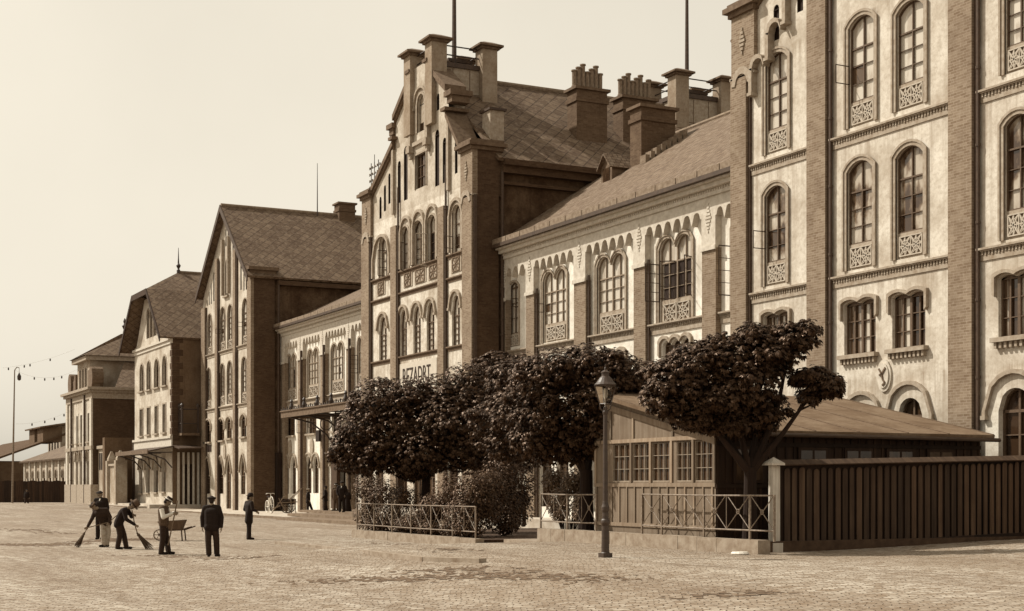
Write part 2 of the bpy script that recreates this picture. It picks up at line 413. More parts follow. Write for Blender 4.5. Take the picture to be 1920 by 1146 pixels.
def window(root, D, xl, xr, yc, yb, kind='seg', yp=None, cols=2, rows=4, sw=.12, rev=.13, lights=1, glass='glass',
           hood=0, transom=None, vent=None, leaf=None, sill=None, px=True, rise=None, smat='stone', bw=.036, lod=2, sash='sash', nr=2, dark_pane=None, leafmat='casement'):
    """one window of a building: surround (part) > sash, pane, tracery panel, opened leaf (sub-parts).
    Edges are given as photo pixels on the wall plane D (px) or metres. Returns the wall opening."""
    if px:
        xm = (xl + xr) / 2
        x0, x1 = atY(xl, yc, D)[0], atY(xr, yc, D)[0]; z1 = atY(xm, yc, D)[1]; z0 = atY(xm, yb, D)[1]
        zp = atY(xm, yp, D)[1] if yp else z0
    else: x0, x1, z1, z0 = xl, xr, yc, yb; zp = yp if yp else z0
    out = arch(x0, x1, z0, z1, kind, lights, rise=rise)
    if sw:
        inn = arch(x0 + sw, x1 - sw, z0, z1 - sw, kind, lights, rise=rise)
        mb = MB(); q = lambda p: p[1:] + [p[0]]
        mb.ring(q(out), q(inn), D - .05, D + .03)
        if sw > .1 and lod > 1:
            o2 = arch(x0 - .03, x1 + .03, z0, z1 + .035, kind, lights, rise=rise); o3 = arch(x0 + .04, x1 - .04, z0, z1 - .04, kind, lights, rise=rise)
            mb.ring(q(o2), q(o3), D - .085, D - .048)
    else: inn = out; mb = MB()
    sb_ = MB(); hb_ = MB(); mb0 = mb
    if hood:
        mb = hb_; hi_ = hood - min(.65 * hood, .12)
        o = arch(x0 - hood, x1 + hood, z0, z1 + hood, kind, lights, rise=rise)[2:]; i = arch(x0 - hi_, x1 + hi_, z0, z1 + hi_, kind, lights, rise=rise)[2:]
        d = .55 if kind in ('flat', 'seg', 'rect') else .12
        o = [(o[0][0], o[0][1] - d)] + o + [(o[-1][0], o[-1][1] - d)]; i = [(i[0][0], i[0][1] - d)] + i + [(i[-1][0], i[-1][1] - d)]
        mb.ring(o, i, D - .12, D + .01)
        if kind not in ('flat', 'seg'):
            for e, f in ((o[0], i[0]), (o[-1], i[-1])): mb.box(min(e[0], f[0]) - .03, max(e[0], f[0]) + .03, D - .15, D + .01, e[1] - .12, e[1] + .002)
    if sill:
        mb = sb_; mb.box(x0 - .14, x1 + .14, D - .20, D + .02, z0 - .13, z0 - .001)
        if lod > 1:
            nn = max(4, int((x1 - x0 + .2) / .17))
            for k in range(nn):
                xx = x0 - .1 + (x1 - x0 + .2) * (k + .25) / nn; mb.box(xx, xx + .5 * (x1 - x0 + .2) / nn, D - .13, D + .02, z0 - .30, z0 - .131)
    mb = mb0; xa, xb = inn[0][0], inn[1][0]
    ys = D + rev
    fr = MB()
    q = lambda p: p[1:] + [p[0]]
    in2 = arch(xa + bw, xb - bw, zp + bw, (z1 - sw) - bw, kind, lights, rise=rise)
    fro = arch(xa, xb, zp, z1 - sw, kind, lights, rise=rise)
    fr.ring(fro, in2, ys - .05, ys + .02, True)
    wl = (xb - xa) / lights
    for k in range(lights):
        a = xa + k * wl
        if k:
            fr.box(a - bw * 1.0, a + bw * 1.0, ys - .055, ys + .015, zp + bw, top_at(fro, a + .01) - .002)
        for c in range(1, cols):
            xx = a + wl * c / cols; t = bw * (.6 if c * 2 == cols else .32)
            fr.box(xx - t, xx + t, ys - .045, ys + .01, zp + bw, top_at(fro, xx) - bw * .6)
    zt = min(p[1] for p in fro[2:])
    tz = zp + (zt - zp) * (transom if transom else 1.0)
    bars = [tz] + [zp + (tz - zp) * i / (rows - 1) for i in range(1, rows - 1)]
    for i, zz in enumerate(bars):
        t = bw * (.7 if i == 0 else .28)
        fr.box(xa + bw * .6, xb - bw * .6, ys - (.05 if i == 0 else .04), ys + .008, zz - t, zz + t)
    if sw: wn = mb.build('window', smat, root); fr.build('sash', sash, wn)
    else: wn = fr.build('window', sash, root)
    if hood: hb_.build('hood', 'stone', wn)
    if sill: sb_.build('sill', 'stone', wn)
    pn = MB(); pn.prism(arch(xa + .01, xb - .01, zp + .005, z1 - sw - .01, kind, lights, rise=rise), ys + .022, ys + .045)
    pn.build('pane', glass, wn)
    if zp > z0 + .1:
        pb = MB(); pb.box(xa + .001, xb - .001, ys - .06, ys + .03, z0 + .001, zp - .003)
        pbo = pb.build('panel', smat, wn)
        mx = .10 * (xb - xa); hz = zp - z0
        tb = MB(); tb.box(xa + mx, xb - mx, ys - .066, ys - .061, z0 + hz * .12, zp - hz * .16); tb.build('recess_shade', 'panel_back', wn)  # dark sheet: shade behind the tracery put into its colour
        tr = MB(); pw_ = (xb - xa - 2 * mx) / lights
        for k in range(lights):
            rosettes(tr, xa + mx + k * pw_ + (.04 if lights > 1 else 0), xa + mx + (k + 1) * pw_ - (.04 if lights > 1 else 0), z0 + hz * .12, zp - hz * .16, ys - .067, nr, full=lod > 1)
        tr.build('tracery', 'panel', wn)
    if vent:                                    # one pane swung out square to the wall: (fraction low, fraction high, width)
        a, b, wd = vent[:3]; sx = xa if len(vent) < 4 or vent[3] == 'l' else xb
        za, zb = zp + (tz - zp) * a, zp + (tz - zp) * b
        cs = MB(); t = .017
        y1 = D + .02
        for (p, q2) in (((y1, za), (y1 - wd, za)), ((y1, zb), (y1 - wd, zb)), ((y1, za), (y1, zb)), ((y1 - wd, za), (y1 - wd, zb))):
            cs.tube([(sx, p[0], p[1]), (sx, q2[0], q2[1])], t, 4)
        co = cs.build('casement', 'casement', wn)
        hd = MB(); x_ = xa + .05 if sx == xa else xb - .05 - (wl / cols) * .8
        hd.box(x_, x_ + wl / cols * .8, ys + .008, ys + .0215, za, zb); hd.build('open_light', 'glass_dark', wn)
    if leaf:                                    # a tall sash leaf swung out: (side, low, high, width, angle deg, rows, cols)
        for (sd, a, b, wd, an, rw, cl) in leaf:
            x_ = xa + (xb - xa) * sd; za, zb = zp + (tz - zp) * a, zp + (tz - zp) * b
            dx, dy = math.cos(R_(an)), -math.sin(R_(an)); cs = MB()
            P = lambda u, z: (x_ + dx * wd * u, D - .02 + dy * wd * u, z)
            for i in range(rw + 1):
                zz = za + (zb - za) * i / rw; cs.tube([P(0, zz), P(1, zz)], .022 if i in (0, rw) else .013, 4)
            for i in range(cl + 1): cs.tube([P(i / cl, za), P(i / cl, zb)], .024 if i in (0, cl) else .013, 4)
            cs.build('casement', leafmat, wn)
    if dark_pane:
        a, b, c, d = dark_pane; hd = MB()
        hd.box(xa + (xb - xa) * a, xa + (xb - xa) * b, ys + .009, ys + .0215, zp + (tz - zp) * c, zp + (tz - zp) * d); hd.build('open_light', 'hole', wn)
    return inn
def pilaster(root, x0, x1, D, z0, z1, dep=.20, mat='brick', shade_strip=True):
    m = MB(); m.box(x0, x1, D, D + dep + .05, z0, z1); m.build('pilaster', mat, root)
    if shade_strip:
        f = MB(); f.box(x1, x1 + .10, D + dep * .45, D + dep + .05, z0, z1 - .02); f.build('pilaster_shade_strip', 'pipe', root)  # dark strip standing for the shade right of the pilaster
def course(root, x0, x1, D, z, h=.36, dep=.15, dent=True, mat='stone'):
    m = MB(); m.box(x0, x1, D - dep, D + .04, z - .06, z); m.box(x0, x1, D - dep * .7, D + .04, z - .10, z - .0605)
    m.box(x0, x1, D - dep * .28, D + .04, z - h, z - .1005 - (.085 if dent else 0))
    if dent:
        n = max(3, int((x1 - x0) / .125))
        for k in range(n):
            a = x0 + (x1 - x0) * (k + .2) / n; m.box(a, a + random.uniform(.4, .55) * (x1 - x0) / n, D - dep * .5, D + .04, z - .185 - random.uniform(0, .03), z - .101)
    return m.build('string_course', mat, root)
def pipe(root, x, y, z0, z1, r=.07, kink=None, mat='pipe'):
    m = MB(); pts = [(x, y, z0), (x, y, z1)] if not kink else [(x, y, z0), (x, y, z1 - 1.2), (x + kink[0], y + kink[1], z1 - .3), (x + kink[0], y + kink[1], z1)]
    m.tube(pts, r, 8)
    for k in range(1, int((z1 - z0) / 2.2)): m.tube([(x, y, z0 + k * 2.2), (x, y, z0 + k * 2.2 + .08)], r * 1.35, 8)
    return m.build('downpipe', mat, root)
def roof_part(root, quads, mat, th=.14, name='roof'):
    m = MB()
    for q in quads: m.slab(*q, th)
    return m.build(name, mat, root)
def chimney(root, x0, x1, y0, y1, z0, z1, pots=0, along='y', mat='brick_chimney', capmat='stone_dark'):
    m = MB(); m.box(x0, x1, y0, y1, z0, z1); m.box(x0 - .07, x1 + .07, y0 - .07, y1 + .07, z1 - .62, z1 - .42)
    c = m.build('chimney', mat, root)
    k = MB(); k.box(x0 - .14, x1 + .14, y0 - .14, y1 + .14, z1, z1 + .14); k.build('cap', capmat, c)
    for i in range(pots):
        f = (i + .5) / pots; px_, py_ = ((x0 + x1) / 2, y0 + (y1 - y0) * f) if along == 'y' else (x0 + (x1 - x0) * f, (y0 + y1) / 2)
        h = .85 + .18 * ((i * 7) % 3)
        p = MB(); p.lathe((px_, py_, z1 + .14), [(.15, 0), (.15, .12), (.115, .16), (.12, h), (.16, h + .02), (.16, h + .09), (.12, h + .09)], 10); p.build('chimney_pot', 'clay', c)
    return c
def post(root, x, y, z0, z1, wd=.85, mat='stone_pale', name='parapet_post'):
    h = wd / 2; m = MB(); m.box(x - h, x + h, y - h, y + h, z0, z1 - .42); p = m.build(name, mat, root)
    c = MB(); c.box(x - h * 1.25, x + h * 1.25, y - h * 1.25, y + h * 1.25, z1 - .42, z1 - .30)
    e = h * 1.6; c.box(x - e, x + e, y - e, y + e, z1 - .299, z1 - .20)
    t = h * .55
    c.add([(x - e, y - e, z1 - .199), (x + e, y - e, z1 - .199), (x + e, y + e, z1 - .199), (x - e, y + e, z1 - .199), (x - t, y - t, z1), (x + t, y - t, z1), (x + t, y + t, z1), (x - t, y + t, z1)],
          [(0, 1, 5, 4), (1, 2, 6, 5), (2, 3, 7, 6), (3, 0, 4, 7), (4, 5, 6, 7)])
    c.build('cap', 'stone_dark', p); return p
def platform(root, xa, xb, ya, yb, zb, zt, zp, flag=None):
    "railed roof platform: panelled box, corner posts, iron rails, flagpole"
    m = MB(); m.box(xa, xb, ya, yb, zb, zt); m.build('platform_wall', 'stone', root)
    k = MB(); k.box(xa - .1, xb + .1, ya - .1, yb + .1, zt, zt + .24); k.build('platform_coping', 'lead', root)
    j = MB()
    for i in (1, 2): j.box(xb, xb + .012, ya + (yb - ya) * i / 3 - .02, ya + (yb - ya) * i / 3 + .02, zb + .1, zt - .05)
    j.box(xb, xb + .014, ya + .3, yb - .3, (zb + zt) / 2 - .02, (zb + zt) / 2 + .02); j.build('panel_joint', 'stone_dark', root)
    for x in (xa, xb):
        for y in (ya, yb): post(root, x, y, zb - .5, zp, .85, 'stone_post')
    for z in (zt + .62, zt + 1.08):
        for p, q in (((xa, ya), (xb, ya)), ((xb, ya), (xb, yb)), ((xb, yb), (xa, yb)), ((xa, yb), (xa, ya))):
            r = MB(); r.tube([(p[0], p[1], z), (q[0], q[1], z)], .035, 6); r.build('rail', 'iron', root)
    h = MB(); cx, cy = xa * .55 + xb * .45, ya * .35 + yb * .65; h.box(cx - .3, cx + .3, cy - .4, cy + .4, zt + .24, zt + .62); h.box(cx - .55, cx + .55, cy - .7, cy + .7, zt + .621, zt + .80); h.build('roof_vent', 'lead', root)
    if flag:
        t = thing('flagpole', flag[3], 'flagpole', (flag[0], flag[1], zt + .24), 'flagpoles on the roof platforms')
        f = MB(); f.tube([(flag[0], flag[1], zt + .24), (flag[0], flag[1], flag[2])], [.13, .06], 10); f.build('pole', 'pipe', t)
        b = MB(); b.lathe((flag[0], flag[1], zt + .24), [(.26, 0), (.26, .12), (.17, .2), (.17, .5), (.14, .55)], 10); b.build('base', 'iron', t)
        tr = MB(); tr.lathe((flag[0], flag[1], flag[2]), [(.05, 0), (.12, .06), (.14, .14), (.1, .22), (.02, .27)], 10); tr.build('finial', 'iron', t)
def gable(root, D, x0, x1, cx, z0, zc, s=1.0, dep=.5, mat='plaster_gable'):
    """stepped gable over a brick-pilastered front: corner piers, two rakes with kneelers, blind lancets, framed centre window."""
    h1, h2, h3 = zc + 1.85 * s, zc + 3.25 * s, zc + 4.85 * s
    a1, a2 = 3.45, 1.15
    lo = x0 + 1.45; ro = x1 - 1.45
    outl = [(x0 + .02, z0), (x1 - .02, z0), (x1 - .02, zc - .4), (ro, zc - .1), (cx + a1, h1), (cx + a1, h2 - .05), (cx + a2, h3), (cx + a2, h3 + .5), (cx - a2, h3 + .5), (cx - a2, h3), (cx - a1, h2 - .05), (cx - a1, h1), (lo, zc - .1), (x0 + .02, zc - .4)]
    holes = []
    zb = zc - 1.2
    wn = lambda xa, xb, za, zb_, **k: holes.append(window(root, D, xa, xb, zb_, za, kind='round', cols=1, rows=2, sw=0, rev=.07, px=False, glass='hole', sash='hole', lod=1, bw=.02, **k))  # lancet panes and sashes near black: niche shade put into their colour
    for sgn in (-1, 1):
        wn(cx + sgn * 2.05 - .26, cx + sgn * 2.05 + .26, zc - 1.3, zc + 1.55); wn(cx + sgn * 2.95 - .22, cx + sgn * 2.95 + .22, zc - 1.3, zc + .95)
        wn(cx + sgn * 2.15 - .17, cx + sgn * 2.15 + .17, zc + 2.5, zc + 3.35); wn(cx + sgn * 1.55 - .17, cx + sgn * 1.55 + .17, zc + 2.9, zc + 3.9) 
        for k, dx in enumerate((4.35, 5.0, 5.65)):
            if abs(cx + sgn * dx - (x0 if sgn < 0 else x1)) > 1.2:
                wn(cx + sgn * dx - .16, cx + sgn * dx + .16, zc - 1.1 - .3 * k, zc + .55 - .52 * k)
    holes.append(window(root, D, cx - .80, cx + .80, zc + .85, zc - 1.0, kind='rect', cols=3, rows=4, sw=.10, rev=.14, px=False, lod=1, glass='glass_curtain'))
    holes.append(window(root, D, cx - .60, cx + .60, zc + 3.95, zc + 1.9, kind='round', cols=2, rows=3, sw=.12, rev=.2, px=False, lod=1, glass='glass_dark', hood=.3))
    m = MB(); wall(outl, holes, D, .35, m)
    m.prism(outl, D + .36, D + .36 + dep); m.build('gable_wall', mat, root)
    for sgn in (-1, 1):
        rib = MB()
        rib.box(cx + sgn * 1.1 - .14, cx + sgn * 1.1 + .14, D - .22, D + .02, zc + 1.3, h3 - .35)
        rib.box(cx + sgn * 1.1 - .22, cx + sgn * 1.1 + .22, D - .32, D + .02, zc + .95, zc + 1.299)
        rib.box(cx + sgn * 1.1 - .12, cx + sgn * 1.1 + .12, D - .20, D + .02, zc + .65, zc + .949)
        rib.build('gable_rib', 'stone', root); rib = MB()
        rib.box(cx + sgn * 3.6 - .12, cx + sgn * 3.6 + .12, D - .16, D + .02, zc - 1.8, h1 - .2); rib.build('gable_rib', 'stone', root)
    rib = MB(); rib.box(cx - .9, cx + .9, D - .14, D + .02, zc + 1.25, zc + 1.45)
    rib.build('gable_ledge', 'stone', root)
    cp = MB()
    def rake(xa, za, xb, zb_):
        cp.prism([(xa, za), (xb, zb_), (xb, zb_ + .30), (xa, za + .30)] if xb > xa else [(xb, zb_), (xa, za), (xa, za + .30), (xb, zb_ + .30)], D - .22, D + .36 + dep + .1)
        cp.prism([(xa, za - .16), (xb, zb_ - .16), (xb, zb_ - .001), (xa, za - .001)] if xb > xa else [(xb, zb_ - .16), (xa, za - .16), (xa, za - .001), (xb, zb_ - .001)], D - .12, D + .02)
    for sgn, e in ((-1, lo), (1, ro)):
        cp = MB()
        rake(e, zc - .1, cx + sgn * a1, h1); rake(cx + sgn * a1, h2 - .05, cx + sgn * a2, h3)
        for xx, zz in ((cx + sgn * a1, h1), (cx + sgn * a2, h3)):
            cp.box(xx - .28, xx + .28, D - .34, D + .36 + dep + .14, zz + .3, zz + .46)
        bx = cx + sgn * (a1 + .35); cp.box(bx - .42, bx + .42, D - .25, D + .36 + dep + .1, h2 - .42, h2 - .16)
        cp.box(bx - .30, bx + .30, D - .12, D + .36 + dep, h2 - .75, h2 - .421)
        cp.build('gable_coping', 'stone_dark', root)
    for xa, xb in ((x0, x0 + 1.35), (x1 - 1.35, x1)):            # corner piers with diamond and little corbel arch
        p = MB(); p.box(xa, xb, D - .16, D + .12, zc - 2.5, zc - .34); po = p.build('corner_pier', 'brick', root)
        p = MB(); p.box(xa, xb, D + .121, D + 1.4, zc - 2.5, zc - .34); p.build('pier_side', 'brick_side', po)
        k = MB(); k.box(xa - .08, xb + .08, D - .26, D + 1.5, zc - .339, zc - .16); k.box(xa - .22, xb + .22, D - .40, D + 1.62, zc - .159, zc + .02); k.box(xa - .1, xb + .1, D - .28, D + 1.5, zc + .021, zc + .15); k.build('cap', 'stone_dark', po)
        c2 = MB(); mx = (xa + xb) / 2
        a = arch(xa + .08, xb - .08, zc - 3.3, zc - 2.2, 'round'); b = arch(xa + .3, xb - .3, zc - 3.3, zc - 2.45, 'round')
        c2.ring(a[2:], b[2:], D - .24, D + .0); c2.box(xa - .05, xb + .05, D - .2, D + .02, zc - 2.56, zc - 2.47)
        for k2 in range(7):
            w_ = .34 * (1 - abs(k2 - 3) / 3.6); zz = zc - 1.75 + k2 * .14; c2.box(mx - w_ / 2, mx + w_ / 2, D - .21, D - .15, zz, zz + .09)
        c2.build('corbel', 'stone', po)
M['plaster_gable'] = m_plaster('weathered_gable_plaster', .55, .30); M['plaster_c'] = m_plaster('greyed_plaster', .68, .34, .55, .4, ((8.4, 1.5), (13.0, 1.2)))
a = NT('curtained_glass', .06, .5); oi = a.n('ShaderNodeObjectInfo'); mp_ = a.n('ShaderNodeVectorMath', operation='ADD'); a.l(a.uv, mp_.inputs[0]); a.l(oi.outputs['Random'], mp_.inputs[1])
cu_ = a.noise(a.map(2.6, .12, src=mp_.outputs[0]), 1.0, 3, .5); a.base(a.ramp(cu_, [(.38, sep(.03)), (.50, sep(.10)), (.55, sep(.42)), (.7, sep(.55))])); M['glass_curtain'] = a.m
M['glass_hut'] = m_glass('hut_glass', .055, .085)
M['sash_pale'] = plain('pale_sash', .30, .7, .2, 9)
M['iron_lamp'] = plain('lamp_iron', .04, .5, .4, 10, .5)
a = NT('lamp_glass', .05, .5); a.b.inputs['Transmission Weight'].default_value = 1.0; a.b.inputs['IOR'].default_value = 1.1; a.base(sep(.8)); M['lamp_glass'] = a.m
M['barrow'] = m_wood('barrow_boards', .10, .16, .3); M['handle_dark'] = m_wood('dark_handle', .06, .1, .3)
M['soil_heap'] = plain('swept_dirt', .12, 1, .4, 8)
M['stone_post'] = m_plaster('post_render', .34, .2)
M['glass_mix'] = a = None
a = NT('reflection_patch_glass', .05, .55); oi = a.n('ShaderNodeObjectInfo'); mp_ = a.n('ShaderNodeVectorMath', operation='ADD'); a.l(a.uv, mp_.inputs[0]); a.l(oi.outputs['Random'], mp_.inputs[1])
cu_ = a.noise(a.map(1.5, .8, src=mp_.outputs[0]), 1.0, 4, .55); a.base(a.ramp(cu_, [(.40, sep(.05)), (.47, sep(.16)), (.53, sep(.36)), (.7, sep(.5))])); M['glass_mix'] = a.m  # dark and bright reflections painted into the pane colour
M['sash_mid'] = plain('mid_sash', .24, .7, .2, 9)
G_BLD = 'buildings of the station front'
# ================================================================== right wing (nearest)
D = 30.6; DP = D + .20
rw = thing('station_wing', 'tall pale wing with brick pilasters at the right edge, behind the dark fence', 'building', (-35.2, D, .6), G_BLD)
x0, x1, cxR, zc = -43.26, -27.2, -35.2, 19.0
P0, P1, P2 = (x0, -42.34), (-38.96, -38.0), (-32.44, -31.50); P3 = (-28.1, x1)
holes = []
W = lambda *a, **k: holes.append(window(rw, DP, *a, **k))
dm = dict(cols=2, rows=4, transom=.72, sw=.15, nr=2)
# upper row, second row (photo pixels)
W(1432, 1483, 90, 285, yp=239, **dm)
W(1586, 1646, 20, 234, yp=186, vent=(.36, .70, .55), **dm)
W(1675, 1740, -8, 202, yp=152, **dm)
W(1877, 1944, -70, 132, yp=80, **dm)
W(1430, 1480, 340, 534, yp=489, vent=(.30, .66, .52), glass='glass_mix', **dm)
W(1583, 1643, 292, 504, yp=455, glass='glass_mix', **dm)
W(1674, 1739, 264, 483, yp=433, glass='glass_mix', **dm)
W(1876, 1943, 204, 446, yp=391, glass='glass_mix', **dm)
# mezzanine row: twin lights under wavy hoods
for xl, xr, yt, yb in ((1433, 1480, 586, 668), (1583, 1642, 563, 664), (1673, 1735, 549, 652), (1872, 1940, 512, 630)):
    W(xl, xr, yt, yb, kind='flat', lights=2, cols=2, rows=4, sw=0, rev=.16, hood=.15, sill=True, glass='glass_curtain', smat='stone_pale', sash='sash', bw=.05)
# ground floor arches
for xl, xr, yt, yb in ((1597, 1638, 764, 930), (1683, 1729, 746, 925), (1872, 1935, 727, 905)):
    W(xl, xr, yt, yb, kind='round', cols=2, rows=4, transom=.99, sw=.0, rev=.22, hood=.52, glass='glass_dark', smat='stone_pale', bw=.06)
m = MB(); zt = zc - 1.85
wall([(x0 + .05, .4), (x1 - .05, .4), (x1 - .05, zt), (x0 + .05, zt)], holes, DP, .3, m)
shell(m, x0 + .05, x1 - .05, DP, 52, .4, zt)
m.build('wall', 'plaster', rw)
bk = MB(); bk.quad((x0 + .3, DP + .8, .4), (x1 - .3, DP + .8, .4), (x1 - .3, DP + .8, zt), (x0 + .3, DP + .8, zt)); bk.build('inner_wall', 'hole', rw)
for a, b in (P0, P1, P2, P3): pilaster(rw, a, b, D, .4, zc - 2.5 if a in (x0, P3[0]) else zc + .7, .20)
pl = MB(); pl.box(x0 - .06, x1 + .06, D - .08, DP, .4, 1.35); pl.build('plinth', 'stone', rw)
for (a, b) in ((P0[1], P1[0]), (P1[1], P2[0]), (P2[1], P3[0])):
    for z in (13.27, 8.79): course(rw, a + .1, b, DP, z)
a_, b_ = atY(1659.4, 704.7, DP)
md = MB(); 
for rr, dp in ((.40, .06), (.31, .10)):
    md.prism([(a_ + rr * .82 * math.cos(2 * math.pi * i / 20), b_ + rr * 1.25 * math.sin(2 * math.pi * i / 20)) for i in range(20)], DP - dp, DP + .02)
mo = md.build('medallion', 'stone_pale', rw)
rl = MB()
for p, q in (((-.16, .22), (-.02, .05)), ((-.02, .05), (.14, .24)), ((-.02, .05), (.02, -.12)), ((.02, -.12), (.12, -.22)), ((.12, -.22), (.0, -.3)), ((-.14, .02), (-.02, .05))):
    rl.bar((a_ + p[0], b_ + p[1]), (a_ + q[0], b_ + q[1]), .055, DP - .13, DP - .099)
rl.build('relief', 'stone_dark', mo)
gable(rw, DP, x0, x1, cxR, zt, zc, mat='plaster')
for (a, z) in ((P1[1] + .16, 0), (P2[1] + .16, 0)):
    pipe(rw, a, D + .09, .7, zc, .055)
roof_part(rw, [((x0 - .3, DP, zc - 1.0), (cxR, DP, zc + 5), (cxR, 52, zc + 5), (x0 - .3, 52, zc - 1.0)), ((x1 + .3, DP, zc - 1.0), (x1 + .3, 52, zc - 1.0), (cxR, 52, zc + 5), (cxR, DP, zc + 5))], 'slate')
# rising blind arcade below the right wing's rake
ar = MB()
for k in range(4):
    xx = P0[1] + .25 + k * .95; zz = zc - 2.0 + k * .98
    o = arch(xx, xx + .85, zz - 1.2, zz, 'round', 1, 6); i = arch(xx + .14, xx + .85 - .02, zz - 1.2, zz - .16, 'round', 1, 6)
    ar.ring(o[2:], i[2:], DP - .26, DP + .02)
    ar.box(xx - .02, xx + .16, DP - .26, DP + .02, zz - 1.25, zz - .42); ar.box(xx - .06, xx + .20, DP - .30, DP + .02, zz - 1.36, zz - 1.251)
ar.build('blind_arcade', 'stone', rw)

# ================================================================== range between the tall wings
def arcade_range(root, D, x0, x1, bays, zfloor, zcorn, wins, ground, ztop_panel, name_mat='plaster_white'):
    """two-storey range: brick piers, scalloped corbel table, cornice, tiled roof. bays = list of (xa, xb) panels in metres"""
    DPn = D + .26
    holes = []
    for f in wins: holes.append(f(DPn))
    for f in ground: holes += f(DPn)
    m = MB(); wall([(x0, .1), (x1, .1), (x1, zcorn - .4), (x0, zcorn - .4)], holes, DPn, .3, m); m.build('wall', name_mat, root)
    bk = MB(); bk.quad((x0, DPn + .8, .1), (x1, DPn + .8, .1), (x1, DPn + .8, zcorn), (x0, DPn + .8, zcorn)); bk.build('inner_wall', 'hole', root)
    # frieze with scalloped lower edge
    edges = [x0] + [e for b in bays for e in b] + [x1]
    for (a, b) in bays:
        n = max(1, round((b - a) / .64)); wdt = (b - a) / n
        pts = [(a, zcorn - .3), (a, ztop_panel - .35)]
        for k in range(n):
            xa = a + k * wdt
            for i in range(7):
                u = -1 + i / 3; pts.append((xa + wdt * .12 + (u + 1) / 2 * wdt * .76, ztop_panel - .35 + .28 * math.sqrt(max(0, 1 - u * u))))
            pts += [(xa + wdt * .90, ztop_panel - .40), (xa + wdt, ztop_panel - .55), (xa + wdt * 1.10, ztop_panel - .40)] if k < n - 1 else []
        pts += [(b, ztop_panel - .35), (b, zcorn - .3)]
        f = MB(); f.prism(list(reversed(pts)), D - .02, DPn + .02); f.build('frieze', 'stone_pale', root)
    gaps = list(zip([x0] + [b for _, b in bays], [a for a, _ in bays] + [x1]))
    for a, b in gaps:
        if b - a < .1: continue
        p = MB(); p.box(a, b, D, DPn + .03, .1, ztop_panel - 1.55); p.build('pilaster', 'brick', root)
        h = MB(); h.box(a, b, D - .02, DPn + .02, ztop_panel - 1.549, zcorn - .3); h.box(a - .04, b + .05, D - .08, D - .015, ztop_panel - 1.62, ztop_panel - 1.46)
        mx = (a + b) / 2
        for k2 in range(9):
            w_ = .40 * (1 - abs(k2 - 4) / 4.6); zz = ztop_panel - .95 + k2 * .13; h.box(mx - w_ / 2, mx + w_ / 2, D - .05, D - .015, zz, zz + .08)
        h.build('pilaster_head', 'stone_pale', root)
    c = MB(); c.box(x0, x1, D - .10, DPn, zcorn - .30, zcorn - .05)
    nn = int((x1 - x0) / .16)
    for k in range(nn): c.box(x0 + (x1 - x0) * (k + .2) / nn, x0 + (x1 - x0) * (k + .72) / nn, D - .13, D - .09, zcorn - .15, zcorn - .06)
    c.box(x0, x1, D - .30, DPn, zcorn - .049, zcorn + .12); c.box(x0, x1, D - .46, DPn, zcorn + .121, zcorn + .24); c.build('cornice', 'stone_pale', root)
    g = MB(); g.box(x0, x1, D - .66, D - .44, zcorn + .20, zcorn + .36); g.build('gutter', 'lead', root)
    for a, b in bays: course(root, a, b, DPn, zfloor, .42, .2)
def range_roof(root, x0, x1, D, zc, zr, DR, mat='tile'):
    m = MB(); m.slab((x0, D - .55, zc + .38), (x1, D - .55, zc + .38), (x1, DR, zr), (x0, DR, zr), .16); m.slab((x1, 2 * DR - D, zc + .38), (x0, 2 * DR - D, zc + .38), (x0, DR, zr - .01), (x1, DR, zr - .01), .16)
    r = m.build('roof', mat, root)
    e = MB(); n = int((x1 - x0) / 1.4)
    for k in range(n):
        a = x0 + (x1 - x0) * k / n; e.box(a + .03, x0 + (x1 - x0) * (k + 1) / n - .03, D - .60, D - .38, zc + .37, zc + .62)
    e.build('eaves_board', 'clay', r)
    g = MB(); g.tube([(x0, DR, zr + .02), (x1, DR, zr + .02)], .13, 8); g.build('ridge', 'clay', r); return r
D = 31.7
mr = thing('station_range', 'two storey range with tiled roof and large paired windows, above the chestnut trees', 'building', (-53, D, .5), G_BLD)
X_ = lambda px: atY(px, 500, D)[0]
baysM = [(-63.3, X_(986)), (X_(1001), X_(1076)), (X_(1098), X_(1188)), (X_(1210), X_(1316)), (X_(1342), -44.0)]
dw = dict(sash='sash_mid', kind='seg', lights=2, cols=2, rows=4, transom=.74, sw=.14, nr=1, rise=.42)
wM = [lambda d: window(mr, d, 952, 975, 525, 650, yp=625, kind='seg', cols=2, rows=4, sw=.1, lod=1, leaf=[(1, .55, .72, .4, 90, 1, 1)]),
      lambda d: window(mr, d, 1016, 1066, 501, 640, yp=606, vent=(.42, .68, .42), **dw),
      lambda d: window(mr, d, 1117, 1176, 472, 629, yp=584, **dw),
      lambda d: window(mr, d, 1233, 1302, 436, 608, yp=560, leaf=[(0, .0, .98, .66, 88, 4, 1), (.5, .0, .98, .6, 125, 3, 1), (1, 0.0, .98, .6, 62, 3, 1)], dark_pane=(.06, .94, .02, .97), **dw),
      lambda d: window(mr, d, 1372, 1440, 400, 575, yp=530, leaf=[(0, -.25, 1.0, .66, 89, 4, 1)], **dw)]
def tri(px0, px1, yt, yb): return lambda d: [window(mr, d, px0, px1, yt, yb, kind='seg', lights=3, cols=1, rows=2, sw=0, hood=.2, rev=.2, rise=.2, glass='glass_dark', smat='stone_pale', sash='sash')]
gM = [tri(1242, 1294, 636, 700), tri(1122, 1172, 662, 720), tri(1025, 1068, 684, 738)]
def low(root, px, yt, yb, hd=.35, **k): return lambda d: [window(root, d, a, b, yt, yb, kind='round', cols=2, rows=4, transom=.99, sw=0, rev=.22, hood=hd, glass='glass_dark', smat='stone_pale') for a, b in px]
